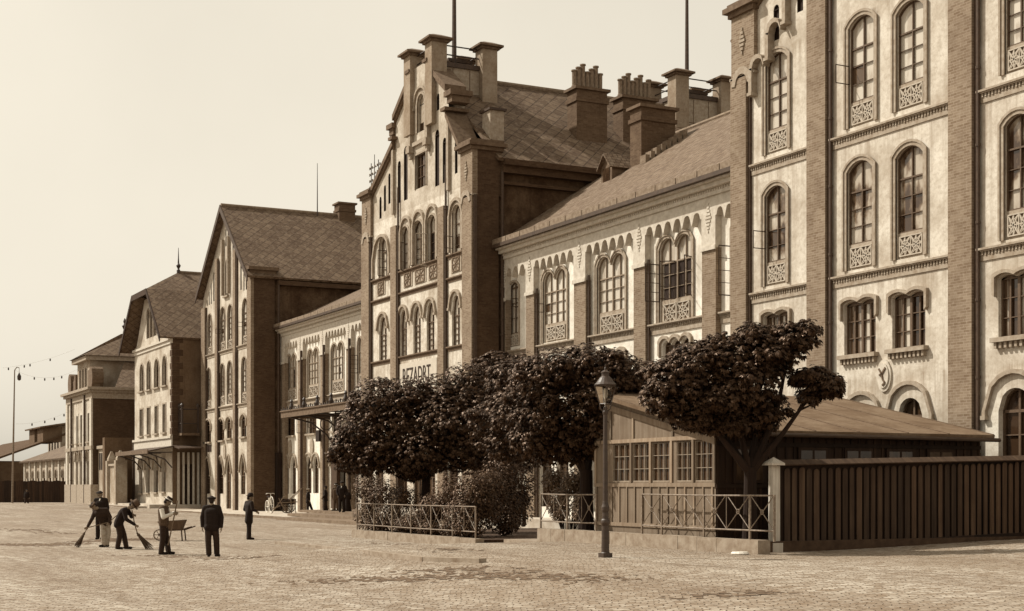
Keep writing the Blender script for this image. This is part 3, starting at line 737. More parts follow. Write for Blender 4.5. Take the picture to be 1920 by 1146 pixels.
gM += [low(mr, ((1012, 1034), (1044, 1066)), 812, 950), low(mr, ((1110, 1136), (1148, 1174)), 806, 960), low(mr, ((1232, 1262), (1274, 1304)), 800, 960)]
arcade_range(mr, D, -63.5, -43.3, baysM, 8.56, 13.25, wM, gM, 12.55)
range_roof(mr, -63.6, -43.2, D, 13.25, 19.4, 40)
for px in (1076, 1188 + 2, 1316 + 3): pass
for a in (baysM[2][0] - .0, baysM[3][0] - .0, baysM[1][0]): pipe(mr, a + .07, D + .12, .6, 11.2, .05)
# dormer and the broad chimney on the roof slope
slope = (19.4 - 13.63) / (40 - 31.15); rz = lambda y: 13.63 + (y - 31.15) * slope
dr = MB(); xa, xb = -60.9, -59.9
dr.prism([(xa, 16.3), (xb, 16.3), (xb, 17.2), ((xa + xb) / 2, 17.75), (xa, 17.2)], 35.6, 37.6); do = dr.build('dormer', 'stone_dark', mr)
dq = MB(); dq.slab((xa - .15, 35.4, 17.12), ((xa + xb) / 2, 35.4, 17.86), ((xa + xb) / 2, 38.6, 17.86), (xa - .15, 38.6, 17.12), .06); dq.slab(((xa + xb) / 2, 35.4, 17.86), (xb + .15, 35.4, 17.12), (xb + .15, 38.6, 17.12), ((xa + xb) / 2, 38.6, 17.86), .06); dq.build('dormer_roof', 'tile', do)
dg = MB(); dg.box(xa + .2, xb - .2, 35.57, 35.6, 16.45, 17.15); dg.build('pane', 'glass_dark', do)
chimney(mr, -59.9, -58.9, 36.6, 38.5, 16.6, 19.85)
sn = MB()
for k in range(8): sn.box(-58.7 + k * .02, -58.2, 36.4 + k * .3, 36.62 + k * .3, rz(36.5 + k * .3) - .05, rz(36.5 + k * .3) + .34)
sn.build('snow_step', 'clay', mr)
vt = MB(); vt.box(-55.8, -54.4, 41.2, 42.6, 17.8, 19.9); vo = vt.build('roof_vent', 'stone', mr); v2 = MB(); v2.box(-56.1, -54.1, 40.9, 42.9, 19.9, 20.05); v2.build('cap', 'lead', vo)

# ================================================================== tall gabled block
D = 30.0; DP = D + .2
cb = thing('gabled_block', 'tall block with stepped gable, roof platform and painted name sign above the trees', 'building', (-70.9, D, .3), G_BLD)
x0, x1, cx, zc = -78.2, -63.57, -70.1, 18.5
holes = []
def WC(*a, **k): holes.append(window(cb, DP, *a, **k))
up = dict(kind='seg', cols=2, rows=4, transom=.74, sw=.1, rev=.2, lod=1, rise=.34)
WC(710.5, 728.5, 439, 520, leaf=[(.9, 0, .97, .5, 92, 3, 1)], **up)
WC(751, 768, 421, 509, leaf=[(.55, 0, .97, .45, 50, 3, 1)], **up); WC(773, 794, 410, 503, dark_pane=(.75, .97, .02, .9), **up)
WC(800.5, 819, 399, 490, dark_pane=(.06, .94, .02, .97), leaf=[(0.05, -.1, .97, .62, 100, 3, 2)], leafmat='sash_pale', **up)
WC(847, 866, 380, 478, vent=(.25, .62, .45), **up)
lo_ = dict(kind='round', rise=.75, cols=2, rows=6, transom=.86, sw=0, rev=.16, hood=.28, lod=1, bw=.042)
WC(711, 725.5, 594, 676, **lo_)
WC(750.5, 763, 581, 668, **lo_); WC(775, 789, 574, 662, **lo_); WC(800, 814.5, 567, 657, **lo_)
WC(847.5, 862.5, 553, 649, **lo_)
m = MB(); zt = zc - 1.85
for px in (712, 756, 783, 808, 850):                        # hidden ground floor arches behind the trees
    xm = atY(px, 800, DP)[0]; holes.append(window(cb, DP, xm - .55, xm + .55, 4.6, .9, kind='round', cols=2, rows=3, sw=0, hood=.3, px=False, glass='glass_dark', lod=1))
wall([(x0 + .05, .1), (x1 - .05, .1), (x1 - .05, zt), (x0 + .05, zt)], holes, DP, .3, m); m.build('wall', 'plaster_c', cb)
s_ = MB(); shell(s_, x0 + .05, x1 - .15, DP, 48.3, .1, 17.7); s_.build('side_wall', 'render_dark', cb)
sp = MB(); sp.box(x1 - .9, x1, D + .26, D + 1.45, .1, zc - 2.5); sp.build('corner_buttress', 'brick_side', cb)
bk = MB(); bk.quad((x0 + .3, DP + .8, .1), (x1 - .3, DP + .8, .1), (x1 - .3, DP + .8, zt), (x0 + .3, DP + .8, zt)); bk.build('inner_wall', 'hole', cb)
PC = [(x0, -77.04), (-73.84, -73.06), (-67.58, -66.86), (-64.66, x1)]
for a, b in PC: pilaster(cb, a, b, D, .1, zc - 2.5, .20)
for z in (9.05, 12.45, 13.6):
    for a, b in zip(PC, PC[1:]): course(cb, a[1] + .1, b[0], DP, z - .1, .22, .13, False, 'stone_dark')
for a, b in ((-76.2, -75.0), (-72.4, -71.2), (-70.9, -69.4), (-69.1, -67.8), (-66.3, -65.1)):
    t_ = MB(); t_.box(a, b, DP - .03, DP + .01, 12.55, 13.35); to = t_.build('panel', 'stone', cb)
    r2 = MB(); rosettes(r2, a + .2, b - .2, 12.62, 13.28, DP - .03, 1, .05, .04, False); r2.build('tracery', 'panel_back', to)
for a, b, zz in ((-76.8, -74.2, 15.9), (-72.8, -71.2, 16.35), (-71.1, -69.5, 16.4), (-69.4, -67.8, 16.4), (-66.5, -64.8, 16.2)):
    up_h = MB(); o = arch(a, b, 13.6, zz, 'round'); i = arch(a + .14, b - .14, 13.6, zz - .15, 'round'); up_h.ring([(o[2][0], 13.6)] + o[2:] + [(o[-1][0], 13.6)], [(i[2][0], 13.6)] + i[2:] + [(i[-1][0], 13.6)], DP - .14, DP + .02); up_h.build('relieving_arch', 'stone', cb)
gable(cb, DP, x0, x1, cx, zt, zc)
for a in (-76.97, -72.98, -66.78): pipe(cb, a, D + .1, .4, zc - .5, .06)
pipe(cb, x1 + .1, D + 1.6, .5, 17.2, .08)
sg = MB(); sa, sb = atY(745, 690, DP)[0], atY(820, 690, DP)[0]; sg.box(sa, sb, DP - .04, DP + .01, 6.9, 8.55); so_ = sg.build('name_sign', 'sign', cb)
def lettering(text, xa, xb, z0, z1, y, parent, mat='letter', th=.05, name='lettering'):
    cu = bpy.data.curves.new('tmp', 'FONT'); cu.body = text; cu.size = 1; cu.extrude = th; cu.offset = -.004
    to = bpy.data.objects.new('tmp', cu); col.objects.link(to)
    me = bpy.data.meshes.new_from_object(to.evaluated_get(bpy.context.evaluated_depsgraph_get()))
    bpy.data.objects.remove(to); bpy.data.curves.remove(cu)
    vs = [v.co.copy() for v in me.vertices]; fs = [tuple(p.vertices) for p in me.polygons]; bpy.data.meshes.remove(me)
    ax, bx = min(v.x for v in vs), max(v.x for v in vs); ay, by = min(v.y for v in vs), max(v.y for v in vs)
    vs = [(xa + (v.x - ax) / (bx - ax) * (xb - xa), y - v.z - th, z0 + (v.y - ay) / (by - ay) * (z1 - z0)) for v in vs]
    return link_mesh(name, vs, fs, mat, parent)
lettering('REZADRT-', atY(757, 690, DP)[0], atY(812.5, 690, DP)[0], 7.42, 8.27, DP - .041, so_, th=.012)
# roof, eaves, platforms, chimneys
zr, ze = 23.4, 17.8
def hip_sheet(root, xe, ze, xr_, zr_, ya, yb, mat='slate', th=.16):
    m = MB(); m.slab((xe, ya, ze), (xe, yb, ze), (xr_, yb, zr_), (xr_, ya, zr_), th); return m
m = MB(); m.slab((x1 + .35, D + 1.3, ze), (x1 + .35, 48.3, ze), (cx, 48.3, zr), (cx, D + 1.0, zr), .16); m.slab((x0 - .35, 48.3, ze), (x0 - .35, D + 1.3, ze), (cx, D + 1.0, zr - .01), (cx, 48.3, zr - .01), .16)
cro = m.build('roof', 'slate', cb)
e = MB(); e.box(x1 - .16, x1 + .22, D + 1.6, 48.3, 17.15, 17.5); e.box(x1 - .16, x1 + .42, D + 1.6, 48.3, 17.501, 17.78); e.box(x1 - .16, x1 + .1, D + 1.6, 48.3, 16.6, 16.75); e.build('eaves_cornice', 'brick_side', cb)
rt = MB(); rt.tube([(cx, D + 1.5, zr + .03), (cx, 48, zr + .03)], .14, 8); rt.build('ridge', 'clay', cro)
platform(cb, cx - 1.25, cx + 1.55, 30.35, 33.2, 20.9, 23.45, 24.95, (-69.7, 31.9, 33.5, 'bare flagpole on the front roof platform, left of the chimneys'))
platform(cb, cx - 1.25, cx + 1.55, 45.0, 48.0, 20.9, 23.6, 25.1, (-69.5, 46.2, 34.0, 'bare flagpole on the rear roof platform, beside the right wing corner pier'))
chimney(cb, -66.6, -65.6, 36.9, 38.7, 18.2, 22.35, 7, 'y'); chimney(cb, -67.0, -66.0, 39.9, 41.9, 18.5, 22.35, 8, 'y')
ht = MB(); ht.box(-65.6, -64.7, 31.55, 32.3, 18.6, 20.45); ho = ht.build('roof_hatch', 'stone', cb); h2 = MB(); h2.box(-65.72, -64.58, 31.45, 32.4, 20.45, 20.56); h2.build('cap', 'lead', ho)
ins = thing('insulator_rack', 'spindly iron rack of telegraph insulators on the left corner pier of the gabled block', 'wire rack', (-77.4, 30.5, 18.65))
r = MB()
for k in range(4): r.tube([(-78.2, 30.5, 18.9 + k * .36), (-76.5, 30.5, 18.9 + k * .36)], .022, 5)
for xx in (-77.9, -77.4, -76.8): r.tube([(xx, 30.5, 18.65), (xx, 30.5, 20.3)], .025, 5)
r.tube([(-77.4, 30.5, 20.2), (-77.4, 30.5, 20.7)], .02, 5); r.build('rack', 'iron', ins)
r = MB()
for k in range(4):
    for j in range(5): r.lathe((-78.1 + j * .38, 30.5, 18.92 + k * .36), [(.035, 0), (.05, .05), (.03, .1)], 6)
r.build('insulators', 'clay', ins)

# ================================================================== left range
D = 35.1
lr = thing('station_range', 'lower two storey range with entrance canopy, between the two gabled blocks', 'building', (-93, D, .2), G_BLD)
X_ = lambda px: atY(px, 700, D)[0]
baysL = [(-107.6, X_(558)), (X_(568), X_(600)), (X_(610), X_(649)), (X_(658.5), X_(692)), (X_(701), X_(735))]
dl = dict(sash='sash_mid', kind='seg', lights=2, cols=2, rows=4, transom=.76, sw=.12, nr=1, rise=.5, lod=1)
wL = [lambda d: window(lr, d, 537, 557, 662, 750, yp=728, dark_pane=(.55, .95, .02, .9), **dl), lambda d: window(lr, d, 576, 599, 651, 744, yp=721, **dl),
      lambda d: window(lr, d, 620, 646, 640, 736, yp=712, dark_pane=(.47, .6, .25, .55), **dl), lambda d: window(lr, d, 669.5, 689, 628, 726, yp=700, leaf=[(0, .05, .85, .6, 88, 4, 1)], **dl), lambda d: window(lr, d, 707, 731, 615, 716, yp=690, **dl)]
def midw(px0, px1, yt, yb, lf=None): return lambda d: [window(lr, d, px0, px1, yt, yb, kind='rect', lights=1, cols=3, rows=4, sw=0, rev=.2, sill=True, glass='glass_dark', leaf=lf, lod=1)]
gL = [midw(537, 553, 783, 817), midw(577, 593, 779, 813, [(0, .05, .95, .8, 92, 2, 2), (1, .3, .95, .6, 85, 2, 1)]), midw(622, 640, 774, 808),
      low(lr, ((532.5, 541.5), (545.5, 555)), 857, 926, .3), low(lr, ((573.5, 584), (587, 597.5)), 856, 925, .3),
      low(lr, ((622, 630), (640, 648)), 856, 958, .3), low(lr, ((664, 672), (680, 688)), 852, 958, .3)]
arcade_range(lr, D, -108.7, -78.0, baysL, 8.45, 13.75, wL, gL, 12.95)
for px, py in ((544.8, 840.5), (586, 837.7)):
    a_, b_ = atY(px, py, D + .26); q = MB(); q.prism([(a_ + .36 * math.cos(2 * math.pi * i / 16), b_ + .62 * math.sin(2 * math.pi * i / 16)) for i in range(16)], D + .16, D + .27); q.build('medallion', 'stone', lr)
range_roof(lr, -108.6, -78.1, D, 13.75, 17.5, 41.5)
dq = MB(); dq.box(-93.5, -89.2, 38.4, 41.0, 15.8, 16.9); dq.build('roof_hatch', 'lead', lr)
for px in (566.6, 609, 657): pipe(lr, X_(px), D - .08, .3, 12.0, .10, None, 'pipe')
# canopy over the entrance
cy0, cy1 = 31.6, 35.1; ca, cbx = -97.4, -79.0
cn = MB(); cn.slab((ca, cy0, 6.95), (cbx, cy0, 6.95), (cbx, cy1, 7.5), (ca, cy1, 7.5), .08); co = cn.build('canopy', 'lead', lr)
fs_ = MB(); fs_.box(ca, cbx, cy0 - .08, cy0, 6.72, 7.12); fs_.box(ca - .08, ca, cy0 - .08, cy1, 6.72, 7.06); fs_.box(ca - .1, cbx, cy0 - .16, cy0 + .05, 7.121, 7.2); fs_.build('fascia', 'stone_dark', co)
nn = 46; pc_ = [(cbx, 7.2), (ca, 7.2)]
for k in range(nn):
    xk = ca + (cbx - ca) * k / nn; hk = 7.2 + (.24 if k % 2 else .15); pc_ += [(xk + .02, 7.24), (xk + .04, hk), (xk + .14, hk), (xk + .16, 7.24)]
cr = MB(); cr.prism(list(reversed(pc_)), cy0 - .1, cy0 - .04); cr.build('cresting', 'iron', co)
for k in range(7):
    xx = ca + 2.2 + k * 2.6; cr = MB(); cr.lathe((xx, cy0 - .07, 7.2), [(.12, 0), (.16, .2), (.08, .45), (.12, .55), (.03, .7)], 8); cr.build('finial', 'iron', co)
for k in range(6):
    xx = ca + .6 + k * 3.4; br = MB()
    br.tube([(xx, cy1 + .2, 4.6), (xx, cy1 - .5, 5.6), (xx, cy1 - 1.6, 6.4), (xx, cy0 + .2, 6.8)], .06, 6); br.tube([(xx, cy1 + .15, 4.5), (xx, cy1 + .15, 7.3)], .06, 6)
    br.torus((xx, cy1 - .55, 6.35), (1, 0, 0), .42, .035, 16, 5); br.tube([(xx, cy1, 6.9), (xx, cy0 + .1, 6.85)], .05, 6); br.build('bracket', 'iron', co)
lg = MB(); lg.box(*sorted((X_(600.5), X_(607))), D - .35, D - .2, 5.2, 6.0); lg.build('wall_board', 'hole', lr)
dcs = MB(); dcs.box(X_(628), X_(639), D - .3, D - .02, .5, 4.7); dcs.build('door', 'fencewood', lr)

# ================================================================== left gabled block
D = 32.7; DP = D + .2
lb = thing('gabled_block', 'plain gabled block with slits in its gable, left of the entrance canopy', 'building', (-115.6, D, .15), G_BLD)
x0, x1, cx, ze, zr = -122.8, -108.47, -115.6, 17.9, 24.3
holes = []
def WL_(*a, **k): holes.append(window(lb, DP, *a, **k))
u1 = dict(kind='round', cols=2, rows=5, transom=.85, sw=.08, lod=1, bw=.05)
for a in ((389, 398, 587, 664, 650), (412.6, 423, 574, 656, 640), (426.6, 436.6, 569, 652.5, 636), (454, 466, 557.6, 645, 628)): WL_(*a[:4], yp=a[4], nr=1, vent=(.4, .6, .4) if a[0] in (412.6, 454) else None, **u1)
for a in ((387, 396, 688, 766, 750), (411.6, 422, 680, 760, 742), (425.6, 436, 675, 757, 738), (452.5, 463.5, 667, 755, 735)): WL_(*a[:4], yp=a[4], nr=1, **u1)
for a in ((386, 395.7, 789, 829), (410.5, 420.5, 787, 826), (425, 434.5, 784, 822), (452, 462, 779, 819)): WL_(*a, kind='seg', cols=2, rows=3, sw=0, sill=True, hood=.2, lod=1, glass='glass_dark', smat='stone')
for a in ((385.5, 394, 862, 926), (410.5, 419, 860, 926), (424.5, 433, 858, 954), (451.5, 460, 856, 927)): WL_(*a, kind='point', cols=2, rows=4, transom=.7, sw=0, hood=.3, lod=1, glass='glass_dark')
zg = 16.95
m = MB(); wall([(x0 + .05, 0), (x1 - .05, 0), (x1 - .05, zg), (x0 + .05, zg)], holes, DP, .3, m); m.build('wall', 'plaster_far', lb)
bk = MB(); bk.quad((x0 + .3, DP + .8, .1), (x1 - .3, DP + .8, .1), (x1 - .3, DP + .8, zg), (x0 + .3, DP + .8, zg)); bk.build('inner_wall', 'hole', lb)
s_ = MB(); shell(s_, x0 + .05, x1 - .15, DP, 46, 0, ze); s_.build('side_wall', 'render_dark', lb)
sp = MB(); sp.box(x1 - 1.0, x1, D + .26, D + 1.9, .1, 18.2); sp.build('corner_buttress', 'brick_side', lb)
k_ = MB(); k_.box(x1 - 1.1, x1 + .1, D - .1, D + 2.0, 18.2, 18.45); k_.box(x1 - 1.3, x1 + .3, D - .25, D + 2.15, 18.451, 18.7); k_.build('buttress_cap', 'stone_dark', lb)
hg = []
def sl_(xa, xb, za, zb): hg.append(window(lb, DP, xa, xb, zb, za, kind='round', cols=1, rows=2, sw=0, rev=.08, px=False, glass='hole', sash='hole', lod=1, bw=.02))  # slit panes near black: shade of the niches put into their colour
for s2 in (-1, 1):
    sl_(cx + s2 * 1.7 - .16, cx + s2 * 1.7 + .16, 20.2, 21.6); sl_(cx + s2 * 3.9 - .17, cx + s2 * 3.9 + .17, 17.3, 19.7)
    for k in range(3): sl_(cx + s2 * (4.7 + k * .62) - .14, cx + s2 * (4.7 + k * .62) + .14, 17.15, 18.9 - k * .62)
sl_(cx - .45, cx - .15, 21.3, 22.7); sl_(cx + .15, cx + .45, 21.3, 22.7)
hg.append(window(lb, DP, cx - .55, cx + .55, 20.3, 17.3, kind='round', cols=2, rows=4, sw=.14, px=False, lod=1, sill=True))
m = MB(); pol = [(x0 + .05, zg), (x1 - .05, zg), (x1 - .05, ze), (cx, zr - .05), (x0 + .05, ze)]; wall(pol, hg, DP, .35, m); m.prism([(p[0], p[1]) for p in pol], DP + .36, DP + .6); m.build('gable_wall', 'plaster_far', lb)
for dx in (-2.6, 2.6): 
    q = MB(); q.box(cx + dx - .32, cx + dx + .32, D, DP + .05, .1, 20.6 if abs(dx) < 3 else 18); q.build('pilaster', 'brick', lb)
    q = MB(); q.box(cx + dx + .33, cx + dx + .5, D + .06, DP + .05, .1, 20.4); q.build('pilaster_shade_strip', 'pipe', lb)  # dark strip standing for the pilaster's shadow on the wall
for dx in (-.85, .85):
    q = MB(); q.box(cx + dx - .12, cx + dx + .12, D - .05, DP + .05, 17.4, 21.9); q.build('gable_rib', 'stone', lb)
pilaster(lb, x0, x0 + 1.15, D, .1, 17.0); pilaster(lb, x1 - 1.0, x1, D, .1, 18.0, shade_strip=False)
for z in (12.98, 8.47):
    for a, b in ((x0 + 1.2, cx - 2.95), (cx - 2.1, cx + 2.25), (cx + 3.1, x1 - 1.0)): course(lb, a, b, DP, z, .3, .16, False)
a_, b_ = atY(422, 846.5, DP); q = MB(); q.prism([(a_ + .34 * math.cos(2 * math.pi * i / 16), b_ + .6 * math.sin(2 * math.pi * i / 16)) for i in range(16)], DP - .08, DP + .01); q.build('medallion', 'stone', lb)
pa, pz = atY(382.5, 847, DP); pb_ = atY(396.5, 847, DP)[0]
q = MB()
for k, wd in enumerate((.32, .0, .3, .3, .3, .3)):
    if wd: q.box(pa + .2 + k * .37, pa + .2 + k * .37 + wd, DP - .05, DP + .01, pz - .05, pz + .5)
q.build('wall_lettering', 'letter', lb)
m = MB(); m.slab((x1 + .4, D - .35, ze + .05), (x1 + .4, 46, ze + .05), (cx, 46, zr + .2), (cx, D - .35, zr + .2), .18); m.slab((x0 - .4, 46, ze + .05), (x0 - .4, D - .35, ze + .05), (cx, D - .35, zr + .19), (cx, 46, zr + .19), .18); ro = m.build('roof', 'slate', lb)
vg = MB()
for s2, xe in ((-1, x0 - .42), (1, x1 + .42)):
    pl_ = [(cx, zr - .28), (xe, ze - .42), (xe, ze + .08), (cx, zr + .24)]; vg.prism(pl_ if s2 < 0 else list(reversed(pl_)), D - .42, D - .352)
vg.build('verge_board', 'lead', ro)
e = MB(); e.box(x1 - .1, x1 + .3, D + 2.1, 46, ze - .5, ze - .16); e.build('eaves_cornice', 'brick_side', lb)
rt = MB(); rt.tube([(cx, D - .3, zr + .22), (cx, 46, zr + .22)], .16, 8); rt.build('ridge', 'clay', ro)
chimney(lb, cx - .6, cx + .6, 42.2, 43.6, 23.6, 25.4, 0)
pipe(lb, x1 + .15, D + 2.15, .3, 17.6, .09); pipe(lb, cx - 2.1, D + .05, .3, 16.5, .09); pipe(lb, cx + 3.0, D + .05, .3, 12.5, .09)
q = MB(); q.tube([(cx + .3, 40.4, zr), (cx + .3, 40.4, zr + 4.3)], [.05, .02], 6); q.build('lightning_rod', 'iron', lb)
cl = MB(); cl.box(x1 - .02, x1 + .4, D + 1.95, D + 2.3, .3, 4.6); cl.build('door_recess', 'hole', lb)
# ================================================================== hipped gable house
D = 30.5; DP = D
hb = thing('gabled_house', 'pale house with overhanging half hipped gable roof, beyond the slit gabled block', 'building', (-130.8, D, .3), G_BLD)
x0, x1, cx, ze = -137.9, -123.7, -131.2, 14.8
holes = []
def WH(*a, **k): holes.append(window(hb, DP, *a, **k))
for a in ((262, 270.5, 680, 734), (275, 283.5, 674, 731), (289, 299, 670, 727), (304, 313.5, 664, 723)): WH(*a, kind='round', cols=2, rows=4, sw=.16, rev=.25, lod=1, glass='glass_dark', sill=True)
for a in ((262, 269, 765, 818), (275.5, 282.5, 762, 815), (290, 297, 759, 813), (305, 312, 755, 811)): WH(*a, kind='rect', cols=2, rows=4, sw=.14, rev=.25, lod=1, glass='glass_dark', sill=True)
for a in ((260.5, 267, 862, 925), (273.5, 280.5, 861, 924), (288, 296, 860, 923), (303, 310.5, 864, 922)): WH(*a, kind='round', cols=2, rows=4, sw=0, rev=.3, hood=.22, lod=1, glass='glass_dark', sill=True, smat='stone')
m = MB(); wall([(x0, .1), (x1, .1), (x1, ze), (x0, ze)], holes, DP, .3, m); m.build('wall', 'plaster_far', hb)
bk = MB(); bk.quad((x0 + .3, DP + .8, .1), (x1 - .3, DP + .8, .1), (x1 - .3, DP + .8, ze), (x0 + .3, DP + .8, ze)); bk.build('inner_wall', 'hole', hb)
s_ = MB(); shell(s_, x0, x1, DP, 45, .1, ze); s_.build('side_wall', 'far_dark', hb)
qn = MB(); 
for k in range(16): qn.box(x1 - (.7 if k % 2 else .45), x1 + .03, D - .04, D + (.9 if k % 2 else .6), 5.9 + k * .55, 5.9 + k * .55 + .5)
qn.build('corner_stones', 'brick_side', hb)
for z, h in ((6.3, 1.3), (14.6, .5)):
    q = MB(); q.box(x0 - .1, x1 + .1, D - .22, D + .02, z - .2, z); q.box(x0 - .04, x1 + .04, D - .1, D + .02, z - h, z - .201); q.build('string_course', 'stone_pale', hb)
gp = [(x0 + .6, ze), (x1 - .6, ze), (cx + 2.9, 18.9), (cx - 2.9, 18.9)]
hg = [window(hb, DP + .02, cx - 1.9 + 1.3 * k, cx - .8 + 1.3 * k, 18.0, 15.3, kind='round', cols=2, rows=4, sw=.08, px=False, lod=1, glass='glass') for k in range(3)]
m = MB(); wall(gp, hg, DP + .02, .3, m); m.prism(gp, DP + .4, DP + .6); m.build('gable_wall', 'plaster_far', hb)
zr, zh, hw, yo, yr = 21.2, 19.2, 2.8, D - 1.1, D + 2.4
xe0, xe1, zl = cx - 8.2, cx + 7.8, 14.6
m = MB()
m.slab((xe1, yo, zl), (xe1, 45, zl), (cx + hw, 45, zh), (cx + hw, yo, zh), .18); m.slab((xe0, 45, zl), (xe0, yo, zl), (cx - hw, yo, zh), (cx - hw, 45, zh), .18)
def tri3(a, b, c): m.add([a, b, c], [(0, 1, 2)])
m.add([(cx + hw, yo, zh), (cx + hw, 45, zh), (cx, 45, zr), (cx, yr, zr)], [(0, 1, 2, 3)]); m.add([(cx - hw, 45, zh), (cx - hw, yo, zh), (cx, yr, zr), (cx, 45, zr)], [(0, 1, 2, 3)])
tri3((cx - hw, yo, zh), (cx + hw, yo, zh), (cx, yr, zr)); ro = m.build('roof', 'slate', hb)
v = MB()
for s2, xe in ((-1, xe0), (1, xe1)):
    pl_ = [(cx + s2 * hw, zh - .45), (xe, zl - .45), (xe, zl + .02), (cx + s2 * hw, zh + .02)]; v.prism(pl_ if s2 < 0 else list(reversed(pl_)), yo - .08, yo - .005)
v.box(cx - hw, cx + hw, yo - .08, yo - .005, zh - .5, zh); v.build('verge_board', 'hutdark', ro)
f = MB(); f.lathe((cx, yr, zr - .1), [(.16, 0), (.16, .3), (.08, .4), (.22, .7), (.08, .9), (.05, 1.4), (.02, 2.3)], 8); f.build('finial', 'iron', ro)
rt = MB(); rt.tube([(cx, yr, zr + .02), (cx, 45, zr + .02)], .14, 6); rt.build('ridge', 'clay', ro)
cn = MB(); cn.slab((-135.5, 28.3, 5.0), (-122.9, 28.3, 5.0), (-122.9, 30.45, 5.45), (-135.5, 30.45, 5.45), .1); cn.slab((-123.65, 30.46, 5.5), (-121.2, 30.46, 5.2), (-121.2, 32.5, 5.3), (-123.65, 32.5, 5.5), .1); co = cn.build('canopy', 'lead', hb)
fs_ = MB(); fs_.box(-135.5, -122.9, 28.22, 28.29, 4.75, 5.1); fs_.build('fascia', 'stone_dark', co)
for k in range(4):
    xx = -134.8 + k * 3.8; q = MB(); q.tube([(xx, 30.4, 3.6), (xx, 29.8, 4.3), (xx, 28.4, 4.8)], .06, 5); q.tube([(xx, 30.4, 4.9), (xx, 28.4, 4.85)], .05, 5); q.build('bracket', 'iron', co)
for k in range(5):
    yy = 30.9 + k * .42; q = MB(); q.box(-123.66, -123.45, yy, yy + .16, .3, 4.9); q.build('pilaster', 'stone_pale', hb)
bl = MB(); bl.box(-123.6, -122.5, 31.0, 32.5, 6.3, 6.5)
bl.build('balcony', 'stone_dark', hb)
q = MB()
for xx, yy in ((-122.6, 31.05), (-122.6, 32.4), (-123.5, 31.05)): q.box(xx - .08, xx + .08, yy - .08, yy + .08, 6.5, 8.7); q.lathe((xx, yy, 8.7), [(.14, 0), (.16, .15), (.05, .3)], 8)
for z in (7.3, 8.5): q.tube([(-122.6, 31.05, z), (-122.6, 32.4, z)], .05, 5); q.tube([(-123.6, 31.05, z), (-122.6, 31.05, z)], .05, 5)
q.build('balcony_rail', 'iron', hb)
dn = MB(); dn.box(-123.68, -123.6, 31.3, 32.2, .35, 3.9); dn.build('door', 'hole', hb)
pipe(hb, x0 - .1, D - .1, .3, 6.2, .12)

# ================================================================== attic house
D = 28.0
ab = thing('attic_house', 'narrow house with scrolled attic storey and pyramid roof at the far left', 'building', (-151.5, D, .4), G_BLD)
x0, x1, cx, zc = -158.3, -144.7, -152.0, 11.1
holes = []
def WA(*a, **k): holes.append(window(ab, D, *a, **k))
for a in ((133, 138, 778, 833), (143, 148, 776, 832), (150.5, 156, 774, 831), (164, 169.5, 770, 828)): WA(*a, kind='rect', cols=2, rows=3, sw=.25, rev=.3, lod=1, glass='glass_dark', sill=True, smat='stone_pale')
for a in ((132, 137, 851, 914), (142, 146.5, 850, 914), (149.6, 154.5, 848, 913), (162.5, 168, 846, 914)): WA(*a, kind='round', cols=2, rows=3, sw=0, rev=.3, hood=.25, lod=1, glass='glass_dark')
m = MB(); wall([(x0, .2), (x1, .2), (x1, zc), (x0, zc)], holes, D, .3, m); m.build('wall', 'plaster_far', ab)
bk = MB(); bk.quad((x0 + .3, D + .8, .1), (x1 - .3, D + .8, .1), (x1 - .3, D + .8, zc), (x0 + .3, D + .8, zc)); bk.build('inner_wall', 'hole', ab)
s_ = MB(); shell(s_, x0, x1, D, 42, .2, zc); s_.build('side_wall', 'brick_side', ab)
q = MB(); q.box(x0 - .3, x1 + .3, D - .35, 42, zc, zc + .25); q.box(x0 - .55, x1 + .55, D - .6, 42, zc + .251, zc + .5); q.box(x0 - .1, x1 + .1, D - .12, 42, zc - .6, zc - .001); q.build('cornice', 'stone', ab)
q = MB(); q.box(x0 - .15, x1 + .15, D - .2, D + .02, 5.6, 5.95); q.box(x0 - .2, x1 + .2, D - .25, D + .5, .2, 2.2); q.build('plinth_band', 'stone', ab)
for xx in (x0 + .5, cx - 3.3, cx + 3.3, x1 - .5): q = MB(); q.box(xx - .45, xx + .45, D - .16, D + .02, 2.2, zc - .61); q.build('pilaster', 'stone_pale', ab)
aw = [window(ab, D + .5, cx - 2.2 + 1.5 * k, cx - 1.1 + 1.5 * k, 14.0, 11.9, kind='flat', cols=2, rows=3, sw=.1, px=False, lod=1, glass='glass') for k in range(3)]
m = MB(); wall([(cx - 3.3, zc + .5), (cx + 3.3, zc + .5), (cx + 3.3, 14.5), (cx - 3.3, 14.5)], aw, D + .5, .3, m); shell(m, cx - 3.3, cx + 3.3, D + .5, 39, zc + .5, 14.5); m.build('attic_wall', 'far_wall', ab)
q = MB(); q.box(cx - 3.8, cx + 3.8, D, 39.4, 14.5, 14.95); q.build('attic_cornice', 'stone', ab)
for s2 in (-1, 1):
    q = MB(); q.prism([(cx + s2 * 3.3 + s2 * p, z) if True else 0 for p, z in ((0, zc + .5), (3.0, zc + .5), (3.0, zc + 1.2), (2.3, zc + 1.5), (1.2, zc + 1.7), (.5, zc + 2.3), (0, zc + 2.4))][::s2], D + .3, D + .9)
    q.prism([(cx + s2 * 5.6 + .9 * math.cos(2 * math.pi * i / 14), zc + 1.5 + 1.1 * math.sin(2 * math.pi * i / 14)) for i in range(14)], D + .1, D + 1.2); q.build('scroll', 'stone_dark', ab)
m = MB(); pts = [(cx - 4, D - .2, 14.95), (cx + 4, D - .2, 14.95), (cx + 4, 39.6, 14.95), (cx - 4, 39.6, 14.95), (cx - .3, 32.3, 17.6), (cx + .3, 33.2, 17.6)]
